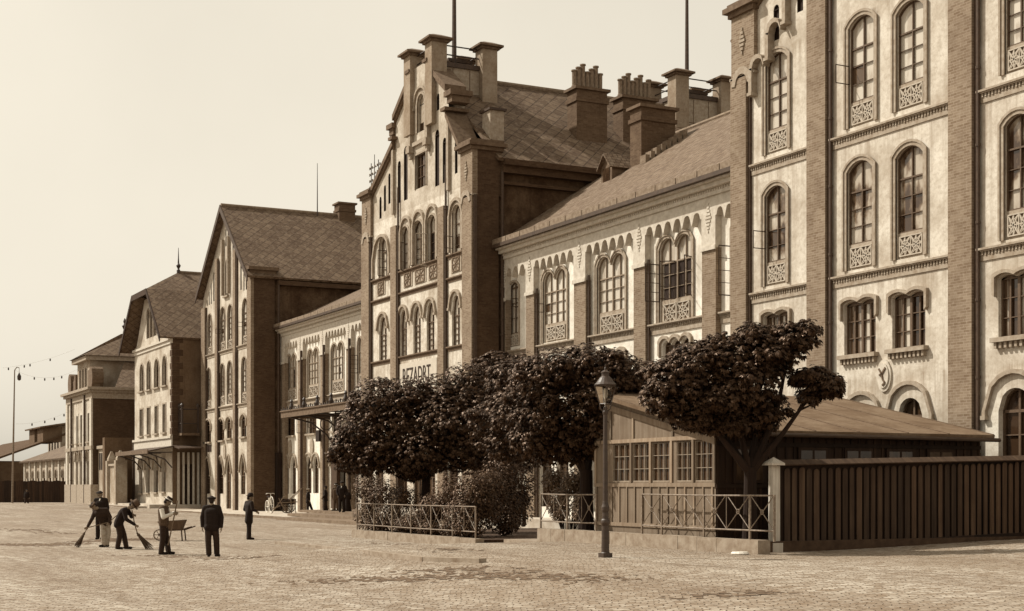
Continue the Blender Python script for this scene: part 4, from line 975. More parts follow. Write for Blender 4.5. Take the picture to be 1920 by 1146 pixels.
m.add(pts, [(0, 1, 5, 4), (1, 2, 5), (2, 3, 4, 5), (3, 0, 4)]); 
m.slab((x1 + .5, D + 2.0, zc + .5), (x1 + .5, 42, zc + .5), (cx + 2, 42, 15.5), (cx + 2, D + 4.5, 15.5), .12)
ro = m.build('roof', 'slate', ab)
f = MB(); f.lathe((cx, 32.6, 17.5), [(.2, 0), (.12, .5), (.3, .9), (.1, 1.15), (.16, 1.4), (.02, 1.7)], 8); f.build('finial', 'iron', ro)
for xx in (x0 + 3.4, x1 - 3.2): pipe(ab, xx, D - .2, .4, 11, .1)

# ================================================================== link wall, far sheds, far fence, pole
lk = thing('link_wall', 'pale wall with gate pillars joining the attic house and the half hipped house', 'wall', (-141, 28.6, .3))
m = MB(); m.box(-144.65, -141.2, 28.5, 32, .2, 5.6); m.build('wall', 'far_wall', lk)
m = MB(); m.box(-144.65, -140.9, 28.3, 32.2, 5.6, 5.9); m.build('coping', 'stone', lk)
q = MB()
for k in range(3): q.box(-144.0 + k * .8, -143.6 + k * .8, 28.45, 28.52, 3.6, 5.2)
q.build('window', 'hole', lk)
m = MB(); m.box(-141.1, -140.2, 28.2, 31, .2, 6.6); m.build('pillar', 'far_dark', lk)
m = MB(); m.box(-140.1, -135.6, 28.5, 29.0, .2, 3.9); m.box(-140.2, -135.5, 28.35, 29.15, 3.9, 4.1); m.build('wall', 'far_wall', lk)
for xx in (-139.7, -135.9):
    m = MB(); m.box(xx - .35, xx + .35, 28.25, 29.3, .2, 4.4); m.lathe((xx, 28.75, 4.4), [(.5, 0), (.5, .2), (.1, .9)], 4, math.pi / 4); m.build('pillar', 'far_wall', lk)
an = thing('arched_annex', 'low pale annex with arched openings, just over the far board fence', 'building', (-180, 30, .4))
ah = []
for k in range(9):
    xx = -198 + k * 4.2; ah.append(window(an, 30, xx, xx + 1.3, 3.9, .6, kind='round', cols=1, rows=2, sw=0, px=False, lod=1, glass='glass_dark', hood=.2))
m = MB(); wall([(-200, .2), (-160, .2), (-160, 5.2), (-200, 5.2)], ah, 30, .3, m); shell(m, -200, -160, 30, 44, .2, 5.2); m.build('wall', 'far_wall', an)
for k in range(10): m = MB(); m.box(-199.6 + k * 4.2, -199.0 + k * 4.2, 29.8, 30.02, .2, 5.1); m.build('pilaster', 'stone_pale', an)
m = MB(); m.slab((-200.8, 29.4, 5.2), (-159, 29.4, 5.2), (-159, 38, 8.6), (-196, 38, 8.6), .2); m.build('roof', 'slate', an)
m = MB(); m.box(-186, -184.6, 33, 34.6, 6, 9.6); m.build('chimney', 'brick_side', an)
tb_ = thing('tall_store', 'distant flat roofed store house with two rows of small windows, above the annex roof', 'building', (-214, 44, .4))
tx0, tx1 = atY(90, 830, 42)[0], atY(113, 830, 42)[0]; tz = atY(100, 800, 42)[1]
th_ = []
for r2 in range(2):
    for k in range(4):
        xx = tx0 + (tx1 - tx0) * (k + .3) / 4.4; th_.append(window(tb_, 42, xx, xx + 1.4, tz - 1.6 - r2 * 4.2, tz - 4.4 - r2 * 4.2, kind='rect', cols=2, rows=2, sw=0, px=False, lod=1, glass='glass_dark'))
m = MB(); wall([(tx0, .2), (tx1, .2), (tx1, tz), (tx0, tz)], th_, 42, .3, m); shell(m, tx0, tx1, 42, 52, .2, tz); m.build('wall', 'far_wall', tb_)
m = MB(); m.slab((tx0 - 3, 41, tz + .1), (tx1 + 2, 41, tz + .1), (tx1 + 2, 53, tz + .9), (tx0 - 3, 53, tz + .9), .3); ro = m.build('roof', 'lead', tb_)
m = MB(); m.box(tx0 + 10, tx0 + 12, 46, 47.5, tz, tz + 2.6); m.build('chimney', 'brick_side', tb_)
sh = thing('long_shed', 'long dark goods shed with two roof lanterns at the far left edge', 'building', (-225, 28, .4))
sx0, sx1 = -262, -206
m = MB(); m.box(sx0, sx1, 27, 40, .2, 5.4); m.build('wall', 'far_dark', sh)
m = MB(); m.slab((sx0 - 2, 25.6, 5.2), (sx1 + 2, 25.6, 5.2), (sx1 + 2, 36, 9.2), (sx0 - 2, 36, 9.2), .25); m.build('roof', 'felt_dark', sh)
for xx in (-216, -209): m = MB(); m.box(xx, xx + 4.6, 33, 35.5, 8, 10.0); m.slab((xx - .7, 32.5, 10), (xx + 5.3, 32.5, 10), (xx + 5.3, 36, 10.6), (xx - .7, 36, 10.6), .2); m.build('roof_lantern', 'far_dark', sh)
for k in range(5): m = MB(); m.box(-222 + k * 4, -220 + k * 4, 26.9, 27.0, .6, 4.2); m.build('door', 'hole', sh)
ff = thing('board_fence', 'far tarred board fence closing the square at the left edge', 'fence', (*atT(60, 940, 155)[:2], .35))
def fwd_lat(t, lat): return (-t * C + lat * S, t * S + lat * C)
bd = MB(); nb = 74
for k in range(nb):
    la = -62 + k * .245 + .0; a = fwd_lat(155, la); b = fwd_lat(155, la + .235); hh = 2.25 + .05 * math.sin(k * 5.1); o = .03 * (k % 2)
    ax, ay = a[0] + o * S, a[1]; bd.add([(a[0], a[1], .2), (b[0], b[1], .2), (b[0], b[1], .35 + hh), (a[0], a[1], .35 + hh), (a[0] - .04 * C, a[1] + .04 * S, .2), (b[0] - .04 * C, b[1] + .04 * S, .2), (b[0] - .04 * C, b[1] + .04 * S, .35 + hh), (a[0] - .04 * C, a[1] + .04 * S, .35 + hh)],
        [(0, 1, 2, 3), (5, 4, 7, 6), (3, 2, 6, 7), (1, 5, 6, 2), (4, 0, 3, 7)])
b0 = bd.build('boards', 'darkfence', ff)
for z in (.8, 2.1):
    r = MB(); r.tube([(*fwd_lat(155.1, -62), z), (*fwd_lat(155.1, -44), z)], .06, 4); r.build('rail', 'darkfence', ff)
px_, py_, _ = atT(23, 912, 150); tp = atT(27.5, 694, 150)
pole = thing('lighting_mast', 'tall thin mast with bracket arm and hanging arc lamp at the far left', 'mast', (px_, py_, .35))
m = MB(); m.tube([(px_, py_, .3), ((px_ + tp[0]) / 2, (py_ + tp[1]) / 2, tp[2] * .52), tp], [.11, .09, .055], 8); m.build('pole', 'iron_worn', pole)
m = MB(); e = atT(36, 690, 150); m.tube([tp, ((tp[0] + e[0]) / 2, (tp[1] + e[1]) / 2, tp[2] + .3), e], .05, 6); m.build('arm', 'iron_worn', pole)
m = MB(); e2 = atT(37, 700, 150); m.tube([e, (e[0], e[1], e2[2])], .02, 5); m.lathe((e[0], e[1], e2[2] - .75), [(.05, 0), (.18, .1), (.2, .45), (.08, .7), (.04, .8)], 8); m.build('arc_lamp', 'iron', pole)
wr = thing('overhead_wires', 'thin overhead wires with small hanging insulators crossing the sky at the left', 'wires', tp)
def wire(p, q, sag, dots):
    p, q = Vector(p), Vector(q); n = 16; pts = [p.lerp(q, i / n) - Vector((0, 0, sag * 4 * (i / n) * (1 - i / n))) for i in range(n + 1)]
    m = MB(); m.tube(pts, .006, 4); m.build('wire', 'iron_worn', wr)
    d = MB()
    for t in dots:
        i = min(n - 1, int(t * n)); c = pts[i].lerp(pts[i + 1], t * n - i); d.lathe((c.x, c.y, c.z - .3), [(.03, 0), (.075, .04), (.075, .22), (.03, .28)], 6)
    if dots: d.build('insulators', 'iron', wr)
wire(tp, atT(150, 690, 150), .9, (.3, .46, .6, .72)); wire(atT(5, 690, 150), atT(140, 655, 150), .3, (.08, .3, .38, .66)); wire(atT(30, 795, 150), atT(150, 760, 150), .5, (.25, .45, .6, .75))

# ================================================================== wooden hut with lean-to roof
HD = 21.0
hx0, hx1 = atY(1116, 900, HD)[0], atY(1342, 900, HD)[0]; hyb = 29.75
zl_, zr_ = 4.75, 3.50
hut = thing('wooden_hut', 'boarded hut with glazed front and lean-to roof, between lamp post and dark fence', 'hut', ((hx0 + hx1) / 2, HD, .5))
zt = lambda x: zl_ + (zr_ - zl_) * (x - hx0) / (hx1 - hx0) - .12
hw_ = []
for a, b in ((1148, 1182), (1186, 1219), (1222, 1255), (1268, 1298), (1303, 1336)):
    xa, xb = atY(a, 850, HD)[0], atY(b, 850, HD)[0]
    hw_.append(window(hut, HD, xa, xb, 3.20, 2.17, kind='rect', cols=3, rows=4, sw=0, rev=.06, px=False, glass='glass_hut', sash='sash_pale', lod=1, bw=.024))
m = MB(); wall([(hx0, .4), (hx1, .4), (hx1, zt(hx1)), (hx0, zt(hx0))], hw_, HD, .1, m); m.build('front_wall', 'hutwood', hut)
bk = MB(); bk.quad((hx0 + .1, HD + .9, .4), (hx1 - .1, HD + .9, .4), (hx1 - .1, HD + .9, zt(hx1)), (hx0 + .1, HD + .9, zt(hx1))); bk.build('inner_wall', 'hutwood', hut)
# framing battens on the front
fb = MB(); Yf = HD - .035
for z in (1.0, 2.08, 3.28): fb.box(hx0, hx1, Yf, HD - .001, z - .05, z + .05)
for px in (1118, 1184, 1220.5, 1260, 1300.5, 1340): xx = atY(px, 850, HD)[0]; fb.box(xx - .045, xx + .045, Yf - .004, HD - .001, 2.131, 3.229)
for k in range(15):
    xx = hx0 + .12 + (hx1 - hx0 - .24) * k / 14; fb.box(xx - .03, xx + .03, Yf + .004, HD - .001, 1.051, 2.029)
for px in (1146, 1188, 1262): xx = atY(px, 850, HD)[0]; fb.box(xx - .04, xx + .04, Yf - .002, HD - .001, 3.331, zt(xx) - .2)
fb.prism([(hx0, zt(hx0) - .30), (hx1, zt(hx1) - .30), (hx1, zt(hx1) - .14), (hx0, zt(hx0) - .14)], Yf - .006, HD - .001); fb.build('battens', 'hutwood', hut)
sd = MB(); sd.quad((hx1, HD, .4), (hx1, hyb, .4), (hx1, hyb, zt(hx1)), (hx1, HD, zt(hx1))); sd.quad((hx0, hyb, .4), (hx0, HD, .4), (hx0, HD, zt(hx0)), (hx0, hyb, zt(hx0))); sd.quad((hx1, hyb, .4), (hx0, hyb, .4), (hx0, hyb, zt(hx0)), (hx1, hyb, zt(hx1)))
sd.build('side_wall', 'hutdark', hut)  # shaded side in much darker boards: its shade put into the colour
bt = MB(); n = 34
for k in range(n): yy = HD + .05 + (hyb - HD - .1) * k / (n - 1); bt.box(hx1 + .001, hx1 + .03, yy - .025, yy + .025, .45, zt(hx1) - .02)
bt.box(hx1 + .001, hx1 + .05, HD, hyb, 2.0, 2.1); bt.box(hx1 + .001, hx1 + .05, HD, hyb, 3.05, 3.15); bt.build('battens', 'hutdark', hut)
for yy in (21.5, 23.5, 25.0, 26.4, 27.8):
    wd = MB(); wd.box(hx1 + .031, hx1 + .07, yy, yy + .95, 2.12, 3.04); 
    wo_ = wd.build('window', 'hutdark', hut); g = MB(); g.box(hx1 + .071, hx1 + .078, yy + .08, yy + .87, 2.2, 2.96); g.build('pane', 'glass_dark', wo_)
    b = MB(); b.box(hx1 + .079, hx1 + .09, yy + .45, yy + .5, 2.2, 2.96); b.box(hx1 + .079, hx1 + .091, yy + .08, yy + .87, 2.66, 2.69); b.build('bar', 'hutdark', wo_)
m = MB(); ov = .28; ra = lambda x: zt(x) + .06
xo0, xo1 = hx0 - .25, hx1 + .36
m.slab((xo0, HD - .32, ra(xo0) + .08), (xo1, HD - .32, ra(xo1) + .08), (xo1, hyb + .2, ra(xo1) + .08), (xo0, hyb + .2, ra(xo0) + .08), .10); ro = m.build('roof', 'felt', hut)
sm = MB()
for k in range(7):
    yy = HD - .28 + (hyb + .4 - HD) * k / 6; wv = .03 * math.sin(k * 2.7)
    sm.slab((xo0, yy - .022 + wv, ra(xo0) + .10), (xo1, yy - .022 - wv * 2, ra(xo1) + .10), (xo1, yy + .022 - wv * 2, ra(xo1) + .10), (xo0, yy + .022 + wv, ra(xo0) + .10), .019)
sm.build('roof_batten', 'felt_edge', ro)
ge = MB(); ge.tube([(xo1 + .02, HD - .3, ra(xo1) - .02), (xo1 + .02, hyb + .35, ra(xo1) - .06)], .055, 8); ge.build('gutter', 'lead', ro)

# ================================================================== dark board fence
fx, fy0, fy1 = -28.85, 21.74, 30.15
fen = thing('board_fence', 'dark board fence with coping and pale end post, in front of the hut', 'fence', (fx, (fy0 + fy1) / 2, .5))
zb = lambda y: gz(fx, y) 
bo = MB(); n = 37
for k in range(n):
    y = fy0 + .22 + (fy1 - fy0 - .2) * k / n; h = zb(y) + 2.02 + random.uniform(-.025, .025); wd = .148 + random.uniform(-.022, .018); o = random.uniform(0, .012)
    pts = [(y, zb(y) + .12)] + [(y + wd, zb(y) + .12)] + [(y + wd / 2 + wd / 2 * math.cos(math.pi * i / 6), h - .06 + .07 * math.sin(math.pi * i / 6)) for i in range(7)]
    bo.prismX(pts, fx + .03 + o, fx + .055 + o)
bo.build('boards', 'fencewood', fen)
bc = MB()
for k in range(12):
    ya = fy0 + (fy1 - fy0) * k / 12; yb = fy0 + (fy1 - fy0) * (k + 1) / 12
    bc.add([(fx, ya, zb(ya)), (fx, yb, zb(yb)), (fx, yb, zb(yb) + 2.1), (fx, ya, zb(ya) + 2.1)], [(0, 1, 2, 3)]); 
    bc.add([(fx + .08, ya, zb(ya) - .1), (fx + .08, yb, zb(yb) - .1), (fx + .08, yb, zb(yb) + .16), (fx + .08, ya, zb(ya) + .16), (fx, yb, zb(yb) + .17), (fx, ya, zb(ya) + .17)], [(0, 1, 2, 3), (3, 2, 4, 5)])
bc.build('gap_shade_backing', 'fenceback', fen)  # plinth board and a dark backing: gap shade put into its colour
cp = MB(); za, zb1 = zb(fy0) + 2.12, zb(fy1) + 2.12
cp.slab((fx - .16, fy0 - .1, za), (fx, fy0 - .1, za + .1), (fx, fy1, zb1 + .1), (fx - .16, fy1, zb1), .03); cp.slab((fx, fy0 - .1, za + .1), (fx + .20, fy0 - .1, za - .02), (fx + .20, fy1, zb1 - .02), (fx, fy1, zb1 + .1), .03)
cp.build('coping_board', 'fencewood', fen)
pp = MB(); pp.box(fx - .11, fx + .06, fy0 - .14, fy0 + .08, zb(fy0) - .1, za - .03); pp.box(fx - .16, fx + .15, fy0 - .2, fy0 + .1, zb(fy0) - .1, zb(fy0) + .22); po = pp.build('post', 'postwood', fen)
pc = MB(); pc.box(fx - .2, fx + .2, fy0 - .26, fy0 + .12, za - .03, za + .02); pc.add([(fx - .2, fy0 - .26, za + .021), (fx + .2, fy0 - .26, za + .021), (fx + .2, fy0 + .12, za + .021), (fx - .2, fy0 + .12, za + .021), (fx, fy0 - .07, za + .17)], [(0, 1, 4), (1, 2, 4), (2, 3, 4), (3, 0, 4)]); pc.build('cap', 'postwood', po)

# ================================================================== garden kerbs, soil and railings
def kerb(name, label, xa, xb, y, z0, h, dep, joints, group='stone kerbs of the front garden'):
    t = thing(name, label, 'kerb', ((xa + xb) / 2, y, z0), group); m = MB(); n = joints
    for k in range(n):
        a = xa + (xb - xa) * k / n; b = xa + (xb - xa) * (k + 1) / n; dz = random.uniform(-.008, .008); m.box(a + .004, b - .004, y + random.uniform(-.008, .008), y + dep, z0 - .3, z0 + h + dz)
    m.build('kerb_stones', 'kerb', t); return t
gx0, gx1 = atY(661, 1005, 21)[0], atY(894, 1020, 21)[0]
kerb('garden_kerb', 'stone kerb under the bushy railed garden bed left of the passage', gx0, gx1, 20.95, 0, .30, .32, 9)
kx0, kx1 = atY(1013, 1010, 20.6)[0], atY(1428, 1035, 20.6)[0]
kerb('garden_kerb', 'long stone kerb in front of the wooden hut, behind the lamp post', kx0, kx1, 20.5, .42, .37, .35, 13)
def railing(label, xs, y, z0, h=1.02, posts=None, cross=True, ends=None):
    t = thing('iron_railing', label, 'railing', ((xs[0] + xs[-1]) / 2, y, z0), 'iron railings of the front garden')
    for z in (z0 + .22, z0 + h):
        m = MB(); m.tube([(xs[0] - .02, y, z), ((xs[0] + xs[-1]) / 2, y, z - .012), (xs[-1] + .02, y, z)], .022, 6); m.build('rail', 'iron_worn', t)
    for i, x in enumerate(xs):
        m = MB(); m.box(x - .022, x + .022, y - .022, y + .022, z0 - .02, z0 + h + .02); m.build('post', 'iron_worn', t)
    for a, b in zip(xs, xs[1:]):
        n = max(1, round((b - a) / .8)) if cross else 0
        for k in range(n):
            p = a + (b - a) * k / n; q = a + (b - a) * (k + 1) / n; m = MB()
            m.tube([(p + .03, y - .008, z0 + .24), (q - .03, y - .008, z0 + h - .02)], .012, 5); m.tube([(p + .03, y + .014, z0 + h - .02), (q - .03, y + .014, z0 + .24)], .012, 5)
            m.torus(((p + q) / 2, y, z0 + .13 + h / 2), (0, 1, 0), .055, .012, 12, 5); m.build('lattice', 'iron_worn', t)
            if k: v = MB(); v.tube([(p, y, z0 + .22), (p, y, z0 + h)], .010, 5); v.build('bar', 'iron_worn', t)
    return t
railing('worn iron railing half swallowed by the bushes, on the left garden kerb', [gx0 + .25 + (gx1 - gx0 - .55) * k / 6 for k in range(7)], 21.1, .30, 1.06)
XR = lambda px: atY(px, 950, 20.68)[0]
railing('short iron railing before the climbing hedge, left of the lamp post', [XR(1014), XR(1064), XR(1118)], 20.68, .79, 1.02)
railing('rusty iron railing with crossed bars in front of the wooden hut', [XR(1204), XR(1241), XR(1320), XR(1406), XR(1452)], 20.68, .79, 1.04)
sb = MB(); sb.box(gx0 + .1, gx1 - .05, 21.25, 29.5, -.2, .26); struct(sb.build('garden_soil', 'soil'))
sb = MB(); sb.box(kx0 + .1, hx1 + 1.6, 20.84, 30.0, .1, .72); struct(sb.build('garden_soil', 'soil'))
st = tag(link_mesh('kerb_stone', *(lambda m: (m.lathe((kx1 - .15, 20.1, gz(kx1, 20.1)), [(.2, 0), (.22, .03), (.18, .07)], 12, .3), (m.v, m.f))[1])(MB()), 'white_paint'), 'small pale flat stone lying on the cobbles at the foot of the pale fence post', 'stone')
pth = MB(); pth.box(gx1 + .05, kx0 - .1, 20.4, 30, -.3, .16); pth.box(gx1 + 2.2, kx0 - .1, 20.9, 30, .16, .36); pth.box(gx1 + 5.2, kx0 - .05, 20.7, 30, .36, .56); struct(pth.build('garden_path', 'kerb'))
# ================================================================== ground
def grid_lines(lo, hi, fine_lo, fine_hi, step):
    out = []; x = fine_lo
    while x <= fine_hi + 1e-6: out.append(x); x += step
    s_ = step; x = fine_hi
    while x < hi: s_ *= 1.5; x += s_; out.append(min(x, hi))
    s_ = step; x = fine_lo
    while x > lo: s_ *= 1.5; x -= s_; out.insert(0, max(x, lo))
    return out
xs = grid_lines(-2600, 2600, -110, -8, 1.0); ys = grid_lines(-2600, 2600, 0, 36, 1.0)
vs = [(x, y, gz(x, y)) for y in ys for x in xs]; nx = len(xs)
fs = [(j * nx + i, j * nx + i + 1, (j + 1) * nx + i + 1, (j + 1) * nx + i) for j in range(len(ys) - 1) for i in range(nx - 1)]
def m_cobble():
    a = NT('cobbles', .85, .25)
    vec = a.uv
    wob = a.noise(vec, .55, 3, .5)
    mp = a.n('ShaderNodeMapping'); mp.inputs['Rotation'].default_value = (0, 0, R_(-63)); a.l(vec, mp.inputs[0])
    add = a.n('ShaderNodeVectorMath', operation='MULTIPLY_ADD'); 
    nz = a.n('ShaderNodeTexNoise'); nz.inputs['Scale'].default_value = 1.3; nz.inputs['Detail'].default_value = 3; a.l(vec, nz.inputs['Vector'])
    a.l(nz.outputs[1], add.inputs[0]); add.inputs[1].default_value = (.42, .42, 0); a.l(mp.outputs[0], add.inputs[2])
    br = a.n('ShaderNodeTexBrick'); a.l(add.outputs[0], br.inputs['Vector']); br.inputs['Scale'].default_value = 1
    br.inputs['Brick Width'].default_value = .21; br.inputs['Row Height'].default_value = .15; br.inputs['Mortar Size'].default_value = .017; br.inputs['Mortar Smooth'].default_value = .9
    br.inputs['Color1'].default_value = sep(.20); br.inputs['Color2'].default_value = sep(.46); br.inputs['Mortar'].default_value = sep(.15)
    big = a.noise(a.map(.10, .22, R_(-63)), 1.0, 5, .6); streak = a.noise(a.map(.16, .9, R_(-63)), 1.0, 6, .7); fine = a.noise(a.uv, 5, 4, .7)
    c = a.mix(a.ramp(big, [(.40, 0.0), (.60, .65)]), br.outputs[0], sep(.2))
    c = a.mix(a.ramp(streak, [(.55, 0.0), (.68, .65)]), c, sep(.13))
    trk = a.noise(a.map(.05, .55, R_(-52)), 1.0, 4, .6); blot = a.noise(a.uv, .42, 6, .75)
    c = a.mix(a.ramp(trk, [(.52, 0.0), (.60, .5), (.66, .1)]), c, sep(.16))
    c = a.mix(a.ramp(blot, [(.57, 0.0), (.64, .5), (.8, .7)]), c, sep(.14))
    c = a.mix(a.ramp(fine, [(.50, 0.0), (.72, .5)]), c, sep(.5))
    a.base(c)
    h = a.mix(.25, br.outputs[1], fine)
    inv = a.n('ShaderNodeInvert'); a.l(br.outputs[1], inv.inputs[1]); h = a.mix(.35, inv.outputs[0], fine)
    a.bump(h, .9, .05); return a.m
M['cobble'] = m_cobble()
g = link_mesh('cobbled_square', vs, fs, 'cobble'); struct(g)
for p in g.data.polygons: p.use_smooth = True
M['pave'] = plain('paving', .42, .9, .3, 1.2)
pv = MB(); pv.box(-160, -63.7, 28.4, 60, -.4, .15); pv.box(-145, -124, 27.3, 28.39, -.4, .36); pv.box(-160, -123, 28.41, 60, -.4, .50); struct(pv.build('pavement', 'pave'))
pv = MB(); pv.box(-63.6, -27, 30.0, 60, -.4, .60); struct(pv.build('back_pavement', 'pave'))
pk = MB()
for k in range(64): a = -160 + 96.3 * k / 64; pk.box(a + .01, a + 1.49, 28.27, 28.395, -.3, .16 + random.uniform(-.01, .01)) if not -145 < a < -122.5 else None
pk.box(-145.2, -122.5, 27.15, 27.29, -.3, .35); tag(pk.build('pavement_kerb', 'step'), 'long dark kerb edging the pavement before the station front', 'kerb')
stp = thing('stone_steps', 'three broad stone steps up to the canopied entrance, beside the bushes', 'steps', (-82, 29, 0))
for k, (xa, y0_, z0_, z1_) in enumerate(((-86.4, 27.6, 0, .17), (-89.3, 29.3, .17, .34), (-92.0, 31.0, .34, .50))):
    m = MB(); n = 5
    for j in range(n): a = xa + (-70.5 - xa) * j / n; b = xa + (-70.5 - xa) * (j + 1) / n; m.box(a + .006, b - .006, y0_, 34.9, z0_ - .2 if k == 0 else z0_ + .001, z1_)
    m.build('step', 'step', stp)
# low gutter kerb in the square
gk = thing('gutter_kerb', 'low worn kerb line running over the cobbles before the left garden bed', 'kerb', (*onZ(700, 1045, 0), 0))
pts_ = [onG(*p) for p in ((520, 1020), (610, 1029), (700, 1040), (800, 1052), (905, 1055))]
m = MB()
for p, q in zip(pts_, pts_[1:]):
    d = (Vector(q) - Vector(p)).normalized(); nn = Vector((-d.y, d.x)) * .11
    za_, zb_ = gz(*p) + .09, gz(*q) + .09
    A = [(p[0] - nn.x, p[1] - nn.y), (q[0] - nn.x, q[1] - nn.y), (q[0] + nn.x, q[1] + nn.y), (p[0] + nn.x, p[1] + nn.y)]
    m.add([(A[0][0], A[0][1], za_ - .2), (A[1][0], A[1][1], zb_ - .2), (A[2][0], A[2][1], zb_ - .2), (A[3][0], A[3][1], za_ - .2), (*A[0], za_), (*A[1], zb_), (*A[2], zb_), (*A[3], za_)], [(0, 1, 5, 4), (1, 2, 6, 5), (2, 3, 7, 6), (3, 0, 4, 7), (4, 5, 6, 7)])
m.build('kerb_stones', 'kerb', gk)

# ================================================================== trees
def m_leaf(name, lo, hi, rough=.42, tr=.12):
    a = NT(name, rough, .42); a.b.inputs['Specular Tint'].default_value = (1, .62, .38, 1); g_ = a.n('ShaderNodeNewGeometry')
    c = a.ramp(g_.outputs['Random Per Island'], [(0.0, sep(lo)), (.7, sep((lo + hi) / 2)), (1.0, sep(hi))])
    a.base(c); t = a.n('ShaderNodeBsdfTranslucent'); a.l(c, t.inputs[0]); mx = a.n('ShaderNodeMixShader'); mx.inputs[0].default_value = tr
    a.l(a.b.outputs[0], mx.inputs[1]); a.l(t.outputs[0], mx.inputs[2]); a.l(mx.outputs[0], a.t.nodes['Material Output'].inputs[0]); return a.m
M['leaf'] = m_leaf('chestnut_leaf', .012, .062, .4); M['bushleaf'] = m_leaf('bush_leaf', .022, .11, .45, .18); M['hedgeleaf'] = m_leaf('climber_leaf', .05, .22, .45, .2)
def rnd_dir():
    while True:
        v = Vector((random.uniform(-1, 1), random.uniform(-1, 1), random.uniform(-1, 1)))
        if .05 < v.length < 1: return v.normalized()
def leaflet(vs, fs, p, d, n, L_, wd):
    s = d.cross(n).normalized() * wd; o = len(vs); dr = n * (-.18 * L_)
    vs += [p, p + d * L_ * .55 + s, p + d * L_ + dr, p + d * L_ * .55 - s, p + d * L_ * .6 + n * (.05 * L_)]
    fs += [(o, o + 1, o + 4), (o + 1, o + 2, o + 4), (o + 2, o + 3, o + 4), (o + 3, o, o + 4)]
def crown(lobes, count, palm=True, size=.17, inner=.55, tufts=0):
    vs, fs = [], []
    lobes = list(lobes)
    if tufts:
        base_ = list(lobes)
        for _ in range(tufts):
            l = random.choice(base_); d = rnd_dir(); d.z = d.z * .8 + .1; k = random.uniform(.88, 1.12); r = random.uniform(.14, .34)
            lobes.append((l[0] + d.x * l[3] * k, l[1] + d.y * l[4] * k, l[2] + d.z * l[5] * k, r, r, r * .6))
    tot = sum(l[3] * l[4] + l[4] * l[5] + l[3] * l[5] for l in lobes)
    for (cx, cy, cz, rx, ry, rz) in lobes:
        for _ in range(int(count * (rx * ry + ry * rz + rx * rz) / tot)):
            d = rnd_dir(); k = 1 - (random.random() ** 2) * inner + random.uniform(-.05, .10)
            p = Vector((cx + d.x * rx * k, cy + d.y * ry * k, cz + d.z * rz * k))
            out = Vector((d.x / rx, d.y / ry, d.z / rz)).normalized()
            n = (out * .7 + Vector((0, 0, .75)) + rnd_dir() * .55).normalized()
            ax = (out - n * out.dot(n)); ax = (ax if ax.length > .1 else n.orthogonal()).normalized()
            ax = (ax + rnd_dir() * .5); ax = (ax - n * ax.dot(n)).normalized(); sd = n.cross(ax)
            s = size * random.uniform(.7, 1.25)
            if palm:
                for a_ in (-80, -42, 0, 42, 80):
                    t = R_(a_ + random.uniform(-8, 8)); dd = (ax * math.cos(t) + sd * math.sin(t) + Vector((0, 0, -.22))).normalized()
                    leaflet(vs, fs, p, dd, n, s * (1.15 - abs(a_) / 200), s * .23)
            else: leaflet(vs, fs, p, (ax + Vector((0, 0, -.15))).normalized(), n, s, s * .32)
    return vs, fs
def tree(label, base, th, rt, lobes, count, limbs, size=.17, tufts=60):
    t = thing('chestnut_tree', label, 'tree', base, 'clipped trees of the front garden')
    m = MB(); b = Vector(base); lean = Vector((random.uniform(-.08, .08), random.uniform(-.08, .08), 0))
    m.tube([b - Vector((0, 0, .3)), b + Vector((0, 0, .12)), b + lean * .5 + Vector((0, 0, th * .5)), b + lean + Vector((0, 0, th))], [rt * 1.5, rt * 1.15, rt * .95, rt * .85], 12)
    tp_ = b + lean + Vector((0, 0, th))
    for (cx, cy, cz, *_r) in limbs:
        e = Vector((cx, cy, cz)); mid = tp_.lerp(e, .45) + Vector((random.uniform(-.15, .15), random.uniform(-.15, .15), -.08))
        m.tube([tp_ - Vector((0, 0, .15)), mid, tp_.lerp(e, .8), e], [rt * .6, rt * .36, rt * .22, rt * .1], 7)
        for _ in range(3):
            e2 = e + rnd_dir() * .35; m.tube([tp_.lerp(e, .7), e2], [rt * .2, rt * .06], 5)
    m.build('trunk', 'bark', t)
    vs, fs = crown(lobes, count, True, size, .6, tufts); link_mesh('crown', vs, fs, 'leaf', t); return t
def lobe(px, py, t, r, ry=None, rz=None):
    x, y, z = atT(px, py, t); s = F / t; return (x, y, z, r / s, (ry or r) / s, (rz or r * .8) / s)
def tD(px, D): return D / (S + C * (px - 960) / F)
def lobeD(px, py, D, r, ry=None, rz=None): return lobe(px, py, tD(px, D), r, ry, rz)
def tb(px, t, z=None):
    a = (px - 960) / F; x, y = t * (-C + a * S), t * (S + C * a); return (x, y, z if z is not None else gz(x, y) + .2)
T = 57.6
tree('broad dark chestnut with a low rounded crown over the left railed garden bed', tb(796, T, .2), 2.3, .19,
     [lobe(712, 750, T, 54), lobe(685, 800, T, 55), lobe(668, 835, T, 44), lobe(760, 752, T, 54), lobe(745, 800, T, 68), lobe(818, 744, T + .5, 54), lobe(880, 722, T + .5, 52), lobe(830, 795, T - .4, 68), lobe(900, 778, T, 60), lobe(790, 845, T - .8, 58), lobe(872, 840, T - .5, 58), lobe(730, 850, T - .5, 44), lobe(930, 830, T, 46), lobe(655, 858, T, 34), lobe(690, 862, T - .4, 36), lobe(770, 872, T - .5, 36)],
     21000, [lobe(700, 780, T, 1), lobe(760, 730, T, 1), lobe(830, 720, T, 1), lobe(900, 770, T, 1), lobe(860, 830, T, 1), lobe(720, 830, T, 1)], .125, 150)
T2 = 62
